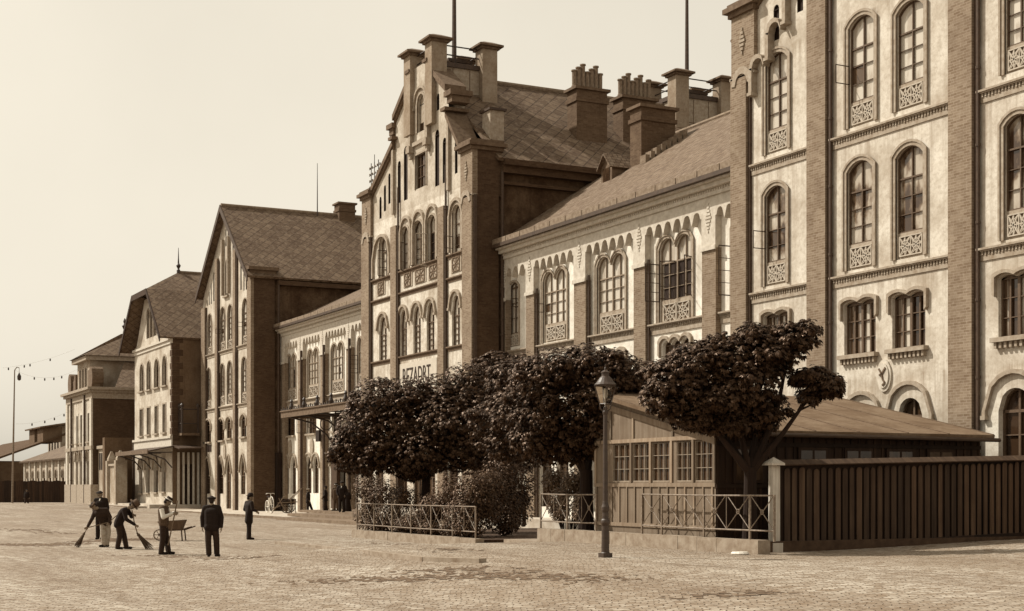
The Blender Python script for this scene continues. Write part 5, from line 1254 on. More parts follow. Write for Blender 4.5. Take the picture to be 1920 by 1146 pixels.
tree('chestnut crown rising behind its neighbours in the middle of the row', tb(962, T2, .3), 2.6, .2,
     [lobe(938, 700, T2, 50), lobe(960, 740, T2, 60), lobe(930, 690, T2, 40), lobe(985, 700, T2, 48), lobe(950, 800, T2, 60), lobe(905, 745, T2, 46), lobe(990, 790, T2, 55), lobe(930, 845, T2, 50), lobe(980, 845, T2, 45)], 6500, [lobe(940, 720, T2, 1), lobe(985, 720, T2, 1)], .16, 60)
T3 = 42.4
tree('dark chestnut with a wide flat crown just left of the lamp post', tb(1099, T3, .6), 1.9, .21,
     [lobe(1010, 712, T3, 56), lobe(1045, 690, T3, 50), lobe(1100, 690, T3, 58), lobe(1150, 700, T3, 56), lobe(1185, 712, T3, 48), lobe(1025, 775, T3, 60), lobe(1090, 770, T3, 68), lobe(1150, 765, T3 + .8, 50), lobe(1000, 820, T3, 46), lobe(1055, 818, T3, 44), lobe(1100, 820, T3, 36), lobe(1135, 800, T3 - .5, 40), lobe(1125, 740, T3 - .6, 44), lobe(1075, 842, T3 + .3, 36), lobe(1122, 838, T3, 32), lobe(1030, 842, T3 + .6, 34), lobe(970, 770, T3 + 2, 54), lobe(960, 715, T3 + 3, 50), lobe(955, 830, T3 + 3, 46), lobe(920, 790, T3 + 4, 44)],
     17000, [lobe(1020, 740, T3, 1), lobe(1070, 720, T3, 1), lobe(1140, 720, T3, 1), lobe(1040, 800, T3, 1)], .115, 130)
T4 = 35.6
tree('gnarled chestnut with a ragged lopsided crown overhanging the wooden hut', tb(1406, T4, .6), 1.9, .17,
     [lobe(1262, 705, T4 - .4, 50), lobe(1240, 745, T4 - .6, 38), lobe(1300, 690, T4, 60), lobe(1290, 760, T4 - .4, 52), lobe(1360, 680, T4, 62), lobe(1350, 745, T4 - .3, 58), lobe(1420, 660, T4, 56), lobe(1470, 645, T4, 48), lobe(1500, 632, T4, 30), lobe(1400, 720, T4 - .2, 62), lobe(1440, 692, T4, 34), lobe(1340, 650, T4, 34, None, 26), lobe(1410, 630, T4, 26, None, 20), lobe(1310, 790, T4 - .2, 26), lobe(1400, 775, T4, 42), lobe(1445, 768, T4 + .3, 34), lobe(1362, 790, T4 - .2, 36), lobe(1420, 800, T4 + .4, 28)],
     13500, [lobe(1280, 720, T4 - .4, 1), lobe(1350, 690, T4, 1), lobe(1430, 680, T4, 1), lobe(1490, 640, T4, 1), lobe(1330, 770, T4 - .3, 1), lobe(1535, 725, T4, 1)], .11, 150)
tr4 = [o for o in bpy.data.objects if o.name.startswith('chestnut_tree')][-1]
vs, fs = crown([lobe(1530, 716, T4, 34, None, 32), lobe(1514, 742, T4, 22), lobe(1552, 724, T4, 20), lobe(1504, 705, T4, 16)], 1500, True, .12, .6, 14); link_mesh('branch_foliage', vs, fs, 'leaf', tr4)
# bushes
def bush(label, base, lobes, count, mat='bushleaf', size=.10, group='bushes of the front garden', cat='bush'):
    t = thing('garden_bush', label, cat, base, group); m = MB()
    for l in lobes:
        for _ in range(5):
            e = Vector(l[:3]) + Vector((rnd_dir().x * l[3], rnd_dir().y * l[4], rnd_dir().z * l[5])) * .8
            b0 = Vector((base[0] * .5 + l[0] * .5, base[1] * .5 + l[1] * .5, base[2])); m.tube([Vector(base), b0], [.02, .02], 4); m.tube([b0, b0.lerp(e, .5) + rnd_dir() * .06, e], [.02, .014, .006], 4)
    m.build('stems', 'bark', t); vs, fs = crown(lobes, count, False, size, .7); link_mesh('foliage', vs, fs, mat, t)
for lab, px, Db, ls in (
    ('sprawling dark bush at the left end of the garden railing', 705, 22, [lobeD(690, 915, 22, 24, 30, 32), lobeD(692, 962, 22, 24, 30, 30), lobeD(720, 925, 22, 32, 30, 30), lobeD(730, 968, 22, 32, 30, 26), lobeD(760, 935, 22.2, 28, 30, 24), lobeD(705, 985, 21.7, 34, 20, 18), lobeD(755, 985, 21.7, 30, 20, 20)]),
    ('low bush with pale leaf tips at the middle of the garden railing', 800, 21.8, [lobeD(790, 975, 21.8, 32, 30, 22), lobeD(815, 950, 21.9, 26, 30, 26), lobeD(770, 980, 21.8, 26, 24, 16), lobeD(805, 990, 21.6, 34, 20, 16)]),
    ('tall leafy bush spilling over the right end of the garden railing', 875, 21.9, [lobeD(850, 925, 22, 36, 40, 38), lobeD(890, 920, 22, 38, 40, 36), lobeD(870, 960, 21.6, 42, 34, 34), lobeD(905, 955, 22.4, 34, 36, 34), lobeD(915, 905, 22.6, 28, 30, 26), lobeD(865, 985, 21.2, 18, 14, 18), lobeD(885, 990, 21.7, 34, 20, 20), lobeD(845, 985, 21.7, 30, 20, 20)]),
    ('dark bush in the shade beside the garden passage', 945, 24, [lobeD(935, 930, 23.4, 32, 40, 48), lobeD(962, 955, 24.5, 30, 40, 34), lobeD(945, 880, 24, 36, 40, 38), lobeD(972, 905, 25, 28, 40, 42), lobeD(945, 978, 23.6, 40, 30, 22)])):
    bush(lab, tb(px, tD(px, Db), .26), ls, 8000 if 'tall' in lab else 6500, 'leaf' if 'shade' in lab else 'bushleaf')  # bush under the trees gets darker leaves: shade put into the colour
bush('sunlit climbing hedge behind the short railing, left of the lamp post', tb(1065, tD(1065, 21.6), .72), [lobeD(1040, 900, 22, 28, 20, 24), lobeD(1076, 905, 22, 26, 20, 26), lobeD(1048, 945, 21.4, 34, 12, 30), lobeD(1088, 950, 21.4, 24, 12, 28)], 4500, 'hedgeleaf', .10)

# ================================================================== gas lamp
lx, ly = onZ(1135, 1047, .44); lz = gz(lx, ly)
lp = thing('gas_lamp', 'iron gas lamp post with tapered glass lantern, in front of the wooden hut', 'street lamp', (lx, ly, lz))
s1 = 1.0
m = MB(); m.lathe((lx, ly, lz), [(.105, 0), (.105, .10), (.09, .12), (.082, .70), (.095, .74), (.105, .78), (.10, .83), (.075, .86), (.07, 1.0), (.085, 1.05), (.088, 1.12), (.07, 1.18), (.058, 1.25), (.052, 2.2), (.046, 3.18), (.06, 3.2), (.065, 3.25), (.045, 3.28), (.05, 3.33), (.03, 3.36)], 16); m.build('post', 'iron_lamp', lp)
m = MB(); m.box(lx - .115, lx + .115, ly - .115, ly + .115, lz - .1, lz + .10); m.build('base', 'iron_lamp', lp)
def fr4(m, z0, r0, z1, r1, t=.012):
    for k in range(4):
        a = math.pi / 4 + k * math.pi / 2 + .35; b = a + math.pi / 2
        p0 = (lx + r0 * math.cos(a), ly + r0 * math.sin(a), z0); p1 = (lx + r1 * math.cos(a), ly + r1 * math.sin(a), z1); q0 = (lx + r0 * math.cos(b), ly + r0 * math.sin(b), z0); q1 = (lx + r1 * math.cos(b), ly + r1 * math.sin(b), z1)
        m.tube([p0, p1], t, 5); m.tube([p0, q0], t, 5); m.tube([p1, q1], t, 5)
m = MB(); fr4(m, lz + 3.42, .125, lz + 3.83, .235, .013)
for k in range(4):
    a = math.pi / 4 + k * math.pi / 2 + .35; m.tube([(lx + .04 * math.cos(a), ly + .04 * math.sin(a), lz + 3.24), (lx + .11 * math.cos(a), ly + .11 * math.sin(a), lz + 3.32), (lx + .125 * math.cos(a), ly + .125 * math.sin(a), lz + 3.42)], .014, 5)
fo = m.build('lantern_frame', 'iron_lamp', lp)
gl = MB(); gl.lathe((lx, ly, lz), [(.118, 3.425), (.225, 3.825)], 4, math.pi / 4 + .35); gl.f = gl.f[:-2]; gl.build('lantern_glass', 'lamp_glass', lp)
m = MB(); m.lathe((lx, ly, lz), [(.245, 3.83), (.25, 3.85), (.20, 3.90), (.13, 4.00), (.085, 4.04), (.085, 4.10), (.10, 4.11), (.10, 4.13), (.05, 4.16), (.02, 4.18), (.025, 4.21), (.012, 4.24), (.008, 4.31)], 16, .1); m.build('lantern_roof', 'iron_lamp', lp)
m = MB(); m.tube([(lx, ly, lz + 3.36), (lx, ly, lz + 3.55)], .012, 6); m.lathe((lx, ly, lz + 3.55), [(.028, 0), (.034, .06), (.03, .18), (.02, .22)], 8); m.build('gas_mantle', 'white_paint', lp)
# ================================================================== people
RZ = math.pi / 2 - TH
def capsule(m, p, q, r0, r1, n=10):
    p, q = Vector(p), Vector(q); d = (q - p)
    if d.length < 1e-5: d = Vector((0, 0, 1e-4))
    u = d.normalized(); pts, rad = [], []
    for t in (-.95, -.7, -.35): pts.append(p + u * r0 * t); rad.append(r0 * math.sqrt(1 - t * t))
    pts += [p, q]; rad += [r0, r1]
    for t in (.35, .7, .95): pts.append(q + u * r1 * t); rad.append(r1 * math.sqrt(1 - t * t))
    m.tube(pts, rad, n)
def fuse(m, name, mat, parent, vox=.012, sm=3):
    "weld overlapping limbs into one continuous skin"
    me = bpy.data.meshes.new('tmp'); me.from_pydata(m.v, [], m.f); me.update()
    o = bpy.data.objects.new('tmp', me); col.objects.link(o)
    r = o.modifiers.new('r', 'REMESH'); r.mode = 'VOXEL'; r.voxel_size = vox
    if sm: s_ = o.modifiers.new('s', 'SMOOTH'); s_.iterations = sm; s_.factor = .5
    d = bpy.data.meshes.new_from_object(o.evaluated_get(bpy.context.evaluated_depsgraph_get()))
    v = [tuple(x.co) for x in d.vertices]; f = [tuple(p.vertices) for p in d.polygons]
    bpy.data.objects.remove(o); bpy.data.meshes.remove(me); bpy.data.meshes.remove(d)
    return link_mesh(name, v, f, mat, parent, True)
STAND = dict(hip=(0, 0, .92), chest=(0, 0, 1.28), neck=(0, 0, 1.47), head=(0, 0, 1.60),
             sl=(-.18, 0, 1.41), sr=(.18, 0, 1.41), el=(-.24, .02, 1.14), er=(.24, .02, 1.14), wl=(-.25, -.02, .90), wr=(.25, -.02, .90),
             kl=(-.10, -.01, .49), kr=(.10, -.01, .49), al=(-.11, .02, .08), ar=(.11, .02, .08), hl=(-.09, 0, .90), hr=(.09, 0, .90))
def turn(p, a):
    c, s_ = math.cos(a), math.sin(a); return (p[0] * c - p[1] * s_, p[0] * s_ + p[1] * c, p[2])
def figure(label, px, py, z, pose, face, coat='cloth_black', trousers='cloth_dark', hat='cap', hatmat='cloth_dark', sleeves=None, long_=0.0, vest=None, shirt=False, beard=False, grip=0, boots='cloth_black', scale=1.0, group='people on the station square', skirt=False, fl=1):
    """face: direction the body looks, as an angle (0 = away from camera, 90 = photo left, -90 = photo right, 180 = at the camera)"""
    x, y = onZ(px, py, z); root = thing('person', label, 'person', (x, y, z), group, RZ)
    J = {k: Vector(v) * scale for k, v in {**STAND, **pose}.items()}
    fa = R_(face); fd = Vector((-math.sin(fa), math.cos(fa), 0)); rt = Vector((fd.y, -fd.x, 0))
    hd = J['head']; up = (J['head'] - J['neck']).normalized()
    m = MB(); k = scale
    # head: cranium, face, jaw, nose, ears
    ff = (fd - up * fd.dot(up)).normalized()
    capsule(m, hd + up * .035 - ff * .018, hd + up * .03 + ff * .022, .088 * k, .082 * k); capsule(m, hd - up * .03 + ff * .02, hd - up * .065 + ff * .045, .066 * k, .05 * k)
    capsule(m, hd + up * .015 + ff * .092, hd - up * .025 + ff * .108, .011, .017); 
    for s_ in (-1, 1): capsule(m, hd + rt * s_ * .086 + up * .02, hd + rt * s_ * .084 - up * .02, .014, .012)
    capsule(m, hd - up * .05 - ff * .01, J['neck'] - up * .03, .056, .066)
    # torso and limbs
    ac = (J['sr'] - J['sl']).normalized()
    for s_, a in ((-1, 'l'), (1, 'r')):
        capsule(m, J['chest'] + ac * s_ * .075, J['hip'] + (J['h' + a] - J['hip']) * .9, .115, .105); capsule(m, J['s' + a], J['chest'] + ac * s_ * .05, .058, .10)
        capsule(m, J['neck'], J['s' + a], .05, .055)
        capsule(m, J['s' + a], J['e' + a], .05, .040); capsule(m, J['e' + a], J['w' + a], .039, .027)
        capsule(m, J['h' + a], J['k' + a], .082, .055); capsule(m, J['k' + a], J['a' + a], .053, .036)
        fdir = (fd * .9 + rt * s_ * .2).normalized()
        capsule(m, J['a' + a] - fdir * .03 - Vector((0, 0, .04)), J['a' + a] + fdir * .15 - Vector((0, 0, .05)), .036, .028)
        # hand with palm, four fingers and thumb
        w_ = J['w' + a]; hdv = (w_ - J['e' + a]).normalized() * .75 + Vector((0, 0, -.5)); hdv.normalize()
        if grip: hdv = (hdv * .6 + fd * .7 + Vector((0, 0, -.15))).normalized()
        side = hdv.cross(rt).normalized(); side = side if side.length > .1 else fd
        capsule(m, w_ + side * .018, w_ + hdv * .075 + side * .022, .021, .017); capsule(m, w_ - side * .014, w_ + hdv * .075 - side * .022, .021, .016)
        cu = (rt * -s_) 
        for i, (o, ln) in enumerate(((.034, .062), (.012, .072), (-.011, .068), (-.033, .052))):
            b = w_ + hdv * .082 + side * o; kn = b + hdv * ln * .55 + cu * .012; tp2 = kn + (hdv * (.1 if grip else .8) + cu * (1.0 if grip else .45)).normalized() * ln * .6
            capsule(m, b, kn, .0105, .0095, 6); capsule(m, kn, tp2, .0095, .008, 6)
        tb_ = w_ + hdv * .025 + side * .034; capsule(m, tb_, tb_ + (hdv * .6 + side * .7 + cu * .3).normalized() * .045, .013, .011, 6); capsule(m, tb_ + (hdv * .6 + side * .7 + cu * .3).normalized() * .045, tb_ + (hdv * .9 + side * .5 + cu * .5).normalized() * .075, .011, .009, 6)
    body = fuse(m, 'body', 'skin', root, .0095, 2)
    e = MB()
    for s_ in (-1, 1): e.lathe(hd + ff * .094 + rt * s_ * .032 + up * .018 - Vector((0, 0, .007)), [(.003, 0), (.009, .004), (.009, .011), (.003, .014)], 8)
    capsule(e, hd + ff * .093 - up * .052 - rt * .02, hd + ff * .093 - up * .052 + rt * .02, .005, .005, 6); e.build('eyes_and_mouth', 'hair', root)
    h = MB(); capsule(h, hd + up * .05 - ff * .025, hd - up * .02 - ff * .045, .093 * k, .07)
    if beard: capsule(h, hd - up * .055 + ff * .06, hd - up * .09 + ff * .065, .045, .03)
    else: capsule(h, hd - up * .032 + ff * .098 - rt * .03, hd - up * .032 + ff * .098 + rt * .03, .012, .012, 6)
    fuse(h, 'hair', 'hair', root, .012, 2)
    # trousers
    t = MB(); capsule(t, J['hl'] + Vector((0, 0, .06)), J['hr'] + Vector((0, 0, .06)), .115, .115)
    for a in 'lr': capsule(t, J['h' + a], J['k' + a], .108, .092); capsule(t, J['k' + a], J['a' + a] + Vector((0, 0, .03)), .090, .084)
    if skirt: t.lathe(J['hip'] + Vector((0, 0, -.86)), [(.30, 0), (.26, .3), (.17, .75), (.14, .95)], 16)
    fuse(t, 'trousers' if not skirt else 'skirt', trousers, root, .014)
    b = MB()
    for s_, a in ((-1, 'l'), (1, 'r')):
        fdir = (fd * .9 + rt * s_ * .2).normalized(); c = J['a' + a] - Vector((0, 0, .03))
        capsule(b, c - fdir * .04, c + fdir * .16 - Vector((0, 0, .008)), .050, .042); capsule(b, c - fdir * .02, c + Vector((0, 0, .06)), .05, .05)
    for i, v in enumerate(b.v): b.v[i] = (v[0], v[1], max(v[2], .002))
    fuse(b, 'boots', boots, root, .012, 2)
    # coat or waistcoat
    c = MB(); ch, hp = J['chest'], J['hip']
    for s_, a in ((-1, 'l'), (1, 'r')):
        capsule(c, ch + ac * s_ * .085, hp + (J['h' + a] - hp) * .9 + Vector((0, 0, .02)), .138, .132); capsule(c, J['s' + a] - ac * s_ * .01, ch + ac * s_ * .07, .083, .125); capsule(c, J['neck'] - up * .03, J['s' + a], .066, .078)
        if long_:
            capsule(c, hp + (J['h' + a] - hp) * .9, J['h' + a].lerp(J['k' + a], long_) + fd * -.02, .135, .135)
        if not sleeves: capsule(c, J['s' + a], J['e' + a], .080, .068); capsule(c, J['e' + a], J['w' + a] - (J['w' + a] - J['e' + a]).normalized() * .02, .066, .052)
    capsule(c, ch - ac * .07, ch + ac * .07, .142, .142); capsule(c, ch, hp, .150, .146); capsule(c, J['sl'].lerp(J['sr'], .2) - up * .07, J['sl'].lerp(J['sr'], .8) - up * .07, .10, .10)
    if long_: capsule(c, hp, hp - Vector((0, 0, .5 * long_)), .150, .150)
    capsule(c, J['neck'] - up * .015, J['neck'] + up * .01, .07, .064)
    fuse(c, 'waistcoat' if sleeves else 'jacket', coat, root, .014)
    if sleeves:
        q = MB()
        for a in 'lr': capsule(q, J['s' + a], J['e' + a], .076, .066); capsule(q, J['e' + a], J['w' + a].lerp(J['e' + a], .12), .062, .045)
        capsule(q, J['neck'] - up * .02, J['neck'] + up * .015, .066, .06); fuse(q, 'shirt', sleeves, root, .013)
    if shirt:
        q = MB(); capsule(q, J['neck'] + fd * .045 - up * .03, ch + fd * .125, .035, .022); fuse(q, 'shirt_front', 'cloth_pale', root, .010, 2)
    # hat
    if hat:
        q = MB(); o0 = len(q.v); base = hd + up * (.05 if hat == 'cap' else .058)
        prof = {'cap': [(.104, -.012), (.124, .012), (.128, .028), (.11, .048), (.06, .06), (.02, .062)], 'bowler': [(.165, .0), (.17, .008), (.112, .012), (.112, .07), (.09, .125), (.03, .145)],
                'brim': [(.175, .0), (.178, .01), (.108, .014), (.102, .08), (.09, .115), (.05, .105), (.02, .1)], 'tall': [(.20, 0), (.202, .01), (.122, .014), (.132, .10), (.125, .17), (.07, .19), (.02, .185)]}[hat]
        q.lathe((0, 0, 0), prof, 20)
        if hat == 'cap': pass
        zx = up; ax = rt; ay = zx.cross(ax)
        q.v = [tuple(base + ax * v[0] + ay * v[1] + zx * v[2]) for v in q.v]
        ho = q.build('hat', hatmat, root, True)
        if hat == 'cap':
            w2 = MB(); n = 9; pts = []
            for i in range(n): a_ = -1.1 + 2.2 * i / (n - 1); pts.append((base + (rt * math.sin(a_) + fd * math.cos(a_)) * .095 + zx * .012, base + (rt * math.sin(a_) * .11 + fd * (math.cos(a_) * .16)) - zx * .012))
            for (a1, b1), (a2, b2) in zip(pts, pts[1:]): w2.slab(a1, b1, b2, a2, .008)
            w2.build('peak', 'cloth_black', ho)
        else:
            bd_ = MB(); r0 = prof[2][0] + .003; bd_.lathe((0, 0, 0), [(r0, .015), (r0, .045)], 20); bd_.f = bd_.f[:-2]; bd_.v = [tuple(base + ax * v[0] + ay * v[1] + zx * v[2]) for v in bd_.v]; bd_.build('hat_band', 'cloth_pale' if hat == 'brim' else 'cloth_black', ho)
    return root
def lp2(px, py, o, s_, y=0.0): return ((px - o[0]) / s_, y, (o[1] - py) / s_)
G = 'people on the station square'
# man seen from behind
figure('man in dark jacket and flat cap seen from behind, arms loose, nearest to the viewer', 397, 1045, 0,
       dict(sl=(-.19, 0, 1.40), sr=(.19, 0, 1.40), el=(-.275, .03, 1.12), er=(.275, .03, 1.12), wl=(-.265, .0, .86), wr=(.275, -.02, .84), al=(-.085, .02, .08), ar=(.12, .12, .08), kl=(-.10, 0, .48), kr=(.12, .06, .48)), 0, 'cloth_black', 'cloth_dark', 'cap', 'cloth_black', long_=.12, scale=1.02)
# bowler man
figure('man in black suit and bowler hat standing alone in profile, right of the capped man', 467, 1012, 0,
       dict(sl=(-.12, .14, 1.41), sr=(.12, -.13, 1.41), el=(-.20, .18, 1.15), er=(.17, -.20, 1.14), wl=(.02, .16, 1.02), wr=(.30, -.14, 1.10), hl=(0, .09, .9), hr=(0, -.09, .9), kl=(-.01, .09, .49), kr=(.01, -.09, .49), al=(-.04, .09, .08), ar=(0.02, -.09, .08), head=(.03, 0, 1.60)), -68, 'cloth_black', 'cloth_black', 'bowler', 'cloth_black', long_=.45, beard=True, scale=1.0, shirt=True)
# man with shovel
sv = figure('man in brown waistcoat, white sleeves and brimmed hat holding an upright shovel shaft', 308, 1040, 0,
       dict(sl=(.02, .18, 1.38), sr=(-.04, -.18, 1.38), chest=(-.02, 0, 1.26), neck=(.02, 0, 1.45), head=(.10, 0, 1.57), el=(.12, .22, 1.18), er=(.03, -.26, 1.12), wl=(.30, .04, 1.27), wr=(.28, -.06, 1.24), hl=(-.02, .09, .9), hr=(-.02, -.09, .9), kl=(.04, .10, .48), kr=(-.02, -.09, .49), al=(.10, .10, .08), ar=(-.07, -.09, .08)), -78, 'cloth_brown', 'cloth_dark', 'brim', 'cloth_dark', sleeves='cloth_pale', grip=1, scale=1.0)
def tool(name, label, cat, o, pts, r, mat, head=None):
    x, y = onZ(o[0], o[1], 0); t = thing(name, label, cat, (x, y, 0), None, RZ); m = MB(); m.tube(pts, r, 8); m.build('handle', mat, t)
    if head: head(t)
    return t
def shovel_head(t):
    m = MB(); m.slab((.07, -.02, .30), (.13, .20, .32), (.16, .16, .02), (.08, -.06, .02), .012); m.build('blade', 'iron', t)
tool('shovel', 'long dark shovel held upright by the man in white sleeves', 'shovel', (308, 1040), [(.39, .02, 1.62), (.12, -.02, .28)], .020, 'handle', shovel_head)
def broom_head(p, q, r):
    def f(t):
        m = MB(); p_, q_ = Vector(p), Vector(q); 
        for k in range(70):
            d = rnd_dir() * r; m.tube([p_ + d * .18, p_.lerp(q_, .5) + d * .55, q_ + d], [.008, .007, .004], 4)
        for j in (.08, .2): m.tube([p_.lerp(q_, j) , p_.lerp(q_, j + .05)], [r * .42, r * .45], 10)
        m.build('twigs', 'straw', t)
    return f
# sweeper with tall hat
figure('stooping sweeper in dark clothes and tall brown hat pushing a broom to the right', 232, 1030, 0,
       dict(hip=(-.16, 0, .88), hl=(-.16, .09, .86), hr=(-.16, -.09, .86), chest=(-.02, 0, 1.16), neck=(.13, 0, 1.33), head=(.28, 0, 1.42), sl=(.08, .18, 1.28), sr=(.05, -.18, 1.28), el=(.20, .22, 1.05), er=(.14, -.24, .98), wl=(.29, .08, 1.12), wr=(.38, -.08, .80), kl=(-.02, .10, .46), kr=(-.10, -.09, .47), al=(.05, .10, .08), ar=(-.17, -.09, .08)), -90, 'cloth_black', 'cloth_dark', 'tall', 'cloth_brown', grip=1, long_=.15, beard=True)
tool('besom_broom', 'twig broom pushed by the sweeper in the tall hat', 'broom', (232, 1030), [(.25, .06, 1.28), (.36, -.04, .84), (.47, -.05, .46)], .018, 'handle', broom_head((.45, -.05, .52), (.86, -.1, .03), .13))
# sweeper bending to the left
figure('sweeper bent low in dark jacket, pale trousers and boots, sweeping to the left', 193, 1026, 0,
       dict(hip=(.06, 0, .88), hl=(.0, -.02, .86), hr=(.13, .06, .86), chest=(-.02, -.18, 1.15), neck=(-.10, -.28, 1.28), head=(-.20, -.36, 1.38), sl=(-.20, -.16, 1.24), sr=(.16, -.16, 1.25), el=(-.30, -.22, .96), er=(.28, -.14, 1.0), wl=(-.44, -.24, .70), wr=(.26, -.2, .82), kl=(.02, -.05, .46), kr=(.16, .08, .47), al=(.04, 0, .08), ar=(.10, .1, .08)), 125, 'cloth_dark', 'cloth_tan', 'cap', 'cloth_brown', grip=1, boots='cloth_black', long_=.1)
tool('besom_broom', 'twig broom held low by the bent sweeper in pale trousers', 'broom', (193, 1026), [(.62, -.1, 1.18), (.26, -.2, .84), (-.44, -.25, .66), (-.56, -.25, .46)], .016, 'handle', broom_head((-.54, -.25, .50), (-.78, -.25, .06), .10))
figure('man in black standing upright directly behind the bent sweeper', 189, 1012, 0, dict(head=(-.03, 0, 1.60)), 160, 'cloth_black', 'cloth_black', 'cap', 'cloth_black', scale=1.08, shirt=True)
# wheelbarrow
bx, by = onZ(330, 1014, 0); wb = thing('wheelbarrow', 'brown wooden wheelbarrow parked behind the man with the shovel', 'wheelbarrow', (bx, by, 0), None, RZ)
m = MB(); m.add([(-.42, -.28, .42), (.22, -.28, .44), (.22, .28, .44), (-.42, .28, .42), (-.62, -.36, .72), (.34, -.36, .78), (.34, .36, .78), (-.62, .36, .72)], [(3, 2, 1, 0), (0, 1, 5, 4), (1, 2, 6, 5), (2, 3, 7, 6), (3, 0, 4, 7)])
m.add([(-.40, -.25, .44), (.20, -.25, .46), (.20, .25, .46), (-.40, .25, .44), (-.60, -.34, .725), (.32, -.34, .785), (.32, .34, .785), (-.60, .34, .725)], [(0, 1, 2, 3), (4, 5, 1, 0), (5, 6, 2, 1), (6, 7, 3, 2), (7, 4, 0, 3)]); m.build('tray', 'barrow', wb)
for s_ in (-1, 1):
    m = MB(); m.tube([(-.66, .06 * s_, .22), (-.3, .2 * s_, .40), (.3, .28 * s_, .42), (.66, .32 * s_, .54)], [.03, .032, .03, .022], 8); m.build('shaft', 'handle_dark', wb)
    m = MB(); m.tube([(.26, .27 * s_, .44), (.30, .29 * s_, 0.0)], .026, 6); m.build('leg', 'handle_dark', wb)
m = MB(); m.torus((-.64, 0, .22), (0, 1, 0), .195, .026, 20, 6)
for k in range(6): a = k * math.pi / 3; m.tube([(-.64, 0, .22), (-.64 + .18 * math.cos(a), 0, .22 + .18 * math.sin(a))], .014, 5)
m.tube([(-.64, -.09, .22), (-.64, .09, .22)], .03, 8); m.build('wheel', 'iron_worn', wb)
# group by the steps
figure('man in long dark jacket and pale cap stepping off the pavement, facing right', 578, 964, .17,
       dict(sl=(.0, .18, 1.41), sr=(.0, -.18, 1.41), el=(-.02, .24, 1.14), er=(-.04, -.24, 1.14), wl=(.06, .2, .92), wr=(.10, -.2, .94), hl=(0, .09, .9), hr=(0, -.09, .9), kl=(.16, .09, .5), kr=(-.02, -.09, .49), al=(.28, .09, .16), ar=(-.02, -.09, .08)), -90, 'cloth_black', 'cloth_black', 'cap', 'cloth_tan', long_=.2)
figure('slim man in dark suit and flat cap facing left, on the middle step', 610, 962, .34,
       dict(sl=(.0, -.18, 1.41), sr=(.0, .18, 1.41), el=(.02, -.24, 1.14), er=(.0, .24, 1.14), wl=(-.14, -.2, 1.0), wr=(-.1, .2, .96), hl=(0, -.09, .9), hr=(0, .09, .9), kl=(-.02, -.09, .5), kr=(.02, .09, .49), al=(-.05, -.09, .08), ar=(.10, .09, .08)), 90, 'cloth_black', 'cloth_dark', 'cap', 'cloth_dark', long_=.2)
figure('stout man in dark suit with open white collar at the head of the steps', 641, 961, .50, dict(sl=(-.2, 0, 1.42), sr=(.2, 0, 1.42), el=(-.27, 0, 1.14), er=(.28, 0, 1.14), wl=(-.2, -.1, .94), wr=(.18, -.14, .96)), 165, 'cloth_black', 'cloth_black', 'cap', 'cloth_black', shirt=True, scale=1.06, long_=.2)
figure('man in brown jacket half hidden beside the stout man at the steps', 630, 958, .50, dict(), 100, 'cloth_brown', 'cloth_brown', 'brim', 'cloth_black', scale=.98, long_=.25)
figure('short figure in dark skirt close behind the stout man at the steps', 651, 959, .50, dict(head=(0, 0, 1.5), neck=(0, 0, 1.38), chest=(0, 0, 1.2), sl=(-.15, 0, 1.32), sr=(.15, 0, 1.32)), 150, 'cloth_black', 'cloth_black', None, scale=.82, skirt=True)
figure('dark clad man walking far off before the tarred fence, nearest the left edge', 50, 950, 0, dict(kl=(-.12, -.08, .5), al=(-.14, -.16, .08), kr=(.1, .06, .49), ar=(.12, .16, .1)), 170, 'cloth_black', 'cloth_dark', 'cap', 'cloth_black')
figure('far man in brown jacket by the right end of the tarred fence', 108, 944, .1, dict(), 175, 'cloth_brown', 'cloth_tan', 'brim', 'cloth_brown')
figure('dark figure waiting in the deep shade of the garden passage between the railings', 978, 988, .36, dict(), 170, 'cloth_black', 'cloth_brown', 'cap', 'cloth_black')
# bicycle leaning at the buttress
bx, by = atY(505, 940, 31.9)[0], 31.9
bk_ = thing('bicycle', 'pale enamelled bicycle leaning against the dark buttress, left of the handcart', 'bicycle', (bx, by, .15), None, RZ - 1.12)
RW, FW = .42, .56
for xx, r_ in ((-.55, RW), (.50, FW)):
    m = MB(); m.torus((xx, 0, r_ + .02), (0, 1, 0), r_, .030, 30, 6)
    for k in range(10): a = k * math.pi / 5; m.tube([(xx, 0, r_ + .02), (xx + r_ * math.cos(a), 0, r_ + .02 + r_ * math.sin(a))], .006, 4)
    m.tube([(xx, -.05, r_ + .02), (xx, .05, r_ + .02)], .03, 8); m.build('wheel', 'white_paint', bk_)
m = MB()
for p, q in (((-.55, 0, .44), (-.05, 0, .40)), ((-.05, 0, .40), (-.2, 0, 1.08)), ((-.55, 0, .44), (-.17, 0, .95)), ((-.17, 0, .95), (.36, 0, 1.06)), ((-.05, 0, .40), (.38, 0, .95)), ((.50, 0, .58), (.34, 0, 1.20))): m.tube([p, q], .028, 6)
m.build('frame', 'white_paint', bk_)
m = MB(); m.tube([(.34, 0, 1.2), (.33, 0, 1.34)], .02, 6); m.tube([(.18, -.3, 1.34), (.34, -.22, 1.38), (.34, .22, 1.38), (.18, .3, 1.34)], .024, 6); m.build('handlebar', 'white_paint', bk_)
m = MB(); m.prism([(-.38, 1.10), (-.06, 1.12), (-.06, 1.15), (-.2, 1.17), (-.38, 1.19)], -.08, .08); m.build('saddle', 'hair', bk_)
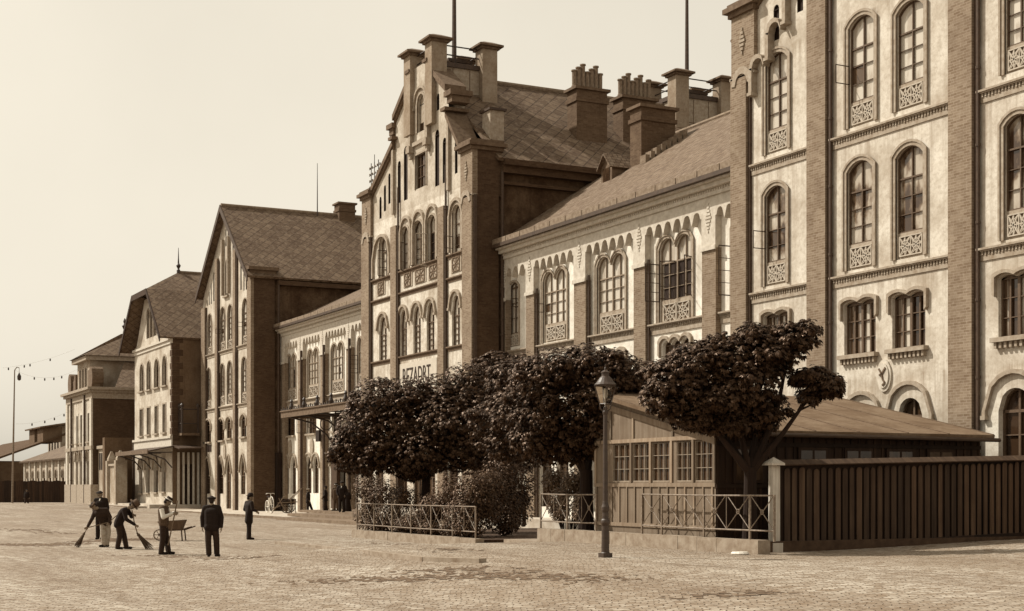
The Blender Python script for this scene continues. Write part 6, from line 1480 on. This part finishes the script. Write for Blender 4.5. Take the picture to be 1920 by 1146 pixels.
m = MB(); m.tube([(-.05, -.1, .40), (-.05, .1, .40)], .02, 6); m.torus((-.05, .05, .40), (0, 1, 0), .10, .012, 14, 5); m.tube([(-.05, -.08, .40), (.03, -.1, .24)], .014, 5); m.tube([(-.05, .08, .40), (-.13, .1, .56)], .014, 5); m.build('crank', 'iron', bk_)
# handcart with tools
cx_, cy_ = atY(541, 945, 32.6)[0], 32.6
hc = thing('handcart', 'dark handcart with raised shafts parked in the corner beside the bicycle', 'handcart', (cx_, cy_, .15), None, RZ)
m = MB(); m.box(-.55, .45, -.5, .5, .62, .70); m.box(-.55, -.50, -.5, .5, .70, 1.05); m.box(.40, .45, -.5, .5, .70, 1.0); m.box(-.499, .399, .45, .5, .70, 1.0); m.box(-.499, .399, -.5, -.45, .70, .92); m.build('box', 'hutdark', hc)
for s_ in (-.58, .58):
    m = MB(); m.torus((-.05, s_, .48), (0, 1, 0), .44, .03, 24, 6)
    for k in range(8): a = k * math.pi / 4; m.tube([(-.05, s_, .48), (-.05 + .43 * math.cos(a), s_, .48 + .43 * math.sin(a))], .018, 5)
    m.build('wheel', 'hutdark', hc)
for s_ in (-.4, .4): m = MB(); m.tube([(-1.1, s_, .3), (-.1, s_, .74), (.9, s_ * .9, 1.75)], .032, 6); m.build('shaft', 'handle', hc)
br_ = thing('trestle', 'pale crossed trestle of poles standing in front of the handcart', 'trestle', (cx_ + .6, cy_ - .8, .15), None, RZ)
for k, (p, q) in enumerate((((-.6, -.05, 0), (.35, .05, 1.3)), ((.45, -.05, 0), (-.1, .05, 1.05)), ((.75, .25, 0), (.7, .3, 1.1)), ((1.05, .25, 0), (.98, .3, .95)))): m = MB(); m.tube([p, q], .032, 6); m.build('pole', 'handle', br_)
m = MB(); m.tube([(-.2, .12, .72), (1.15, .34, .80)], .035, 6); m.build('crossbar', 'handle', br_)
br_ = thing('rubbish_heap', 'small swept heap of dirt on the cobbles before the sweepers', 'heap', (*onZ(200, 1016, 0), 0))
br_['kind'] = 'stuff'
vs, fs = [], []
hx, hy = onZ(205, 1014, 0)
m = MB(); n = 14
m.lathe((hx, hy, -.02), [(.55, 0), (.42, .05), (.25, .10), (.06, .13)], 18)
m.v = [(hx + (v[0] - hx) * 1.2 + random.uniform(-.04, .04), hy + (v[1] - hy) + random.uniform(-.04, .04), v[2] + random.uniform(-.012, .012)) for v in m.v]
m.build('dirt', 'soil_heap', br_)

# swept dirt lying on the cobbles
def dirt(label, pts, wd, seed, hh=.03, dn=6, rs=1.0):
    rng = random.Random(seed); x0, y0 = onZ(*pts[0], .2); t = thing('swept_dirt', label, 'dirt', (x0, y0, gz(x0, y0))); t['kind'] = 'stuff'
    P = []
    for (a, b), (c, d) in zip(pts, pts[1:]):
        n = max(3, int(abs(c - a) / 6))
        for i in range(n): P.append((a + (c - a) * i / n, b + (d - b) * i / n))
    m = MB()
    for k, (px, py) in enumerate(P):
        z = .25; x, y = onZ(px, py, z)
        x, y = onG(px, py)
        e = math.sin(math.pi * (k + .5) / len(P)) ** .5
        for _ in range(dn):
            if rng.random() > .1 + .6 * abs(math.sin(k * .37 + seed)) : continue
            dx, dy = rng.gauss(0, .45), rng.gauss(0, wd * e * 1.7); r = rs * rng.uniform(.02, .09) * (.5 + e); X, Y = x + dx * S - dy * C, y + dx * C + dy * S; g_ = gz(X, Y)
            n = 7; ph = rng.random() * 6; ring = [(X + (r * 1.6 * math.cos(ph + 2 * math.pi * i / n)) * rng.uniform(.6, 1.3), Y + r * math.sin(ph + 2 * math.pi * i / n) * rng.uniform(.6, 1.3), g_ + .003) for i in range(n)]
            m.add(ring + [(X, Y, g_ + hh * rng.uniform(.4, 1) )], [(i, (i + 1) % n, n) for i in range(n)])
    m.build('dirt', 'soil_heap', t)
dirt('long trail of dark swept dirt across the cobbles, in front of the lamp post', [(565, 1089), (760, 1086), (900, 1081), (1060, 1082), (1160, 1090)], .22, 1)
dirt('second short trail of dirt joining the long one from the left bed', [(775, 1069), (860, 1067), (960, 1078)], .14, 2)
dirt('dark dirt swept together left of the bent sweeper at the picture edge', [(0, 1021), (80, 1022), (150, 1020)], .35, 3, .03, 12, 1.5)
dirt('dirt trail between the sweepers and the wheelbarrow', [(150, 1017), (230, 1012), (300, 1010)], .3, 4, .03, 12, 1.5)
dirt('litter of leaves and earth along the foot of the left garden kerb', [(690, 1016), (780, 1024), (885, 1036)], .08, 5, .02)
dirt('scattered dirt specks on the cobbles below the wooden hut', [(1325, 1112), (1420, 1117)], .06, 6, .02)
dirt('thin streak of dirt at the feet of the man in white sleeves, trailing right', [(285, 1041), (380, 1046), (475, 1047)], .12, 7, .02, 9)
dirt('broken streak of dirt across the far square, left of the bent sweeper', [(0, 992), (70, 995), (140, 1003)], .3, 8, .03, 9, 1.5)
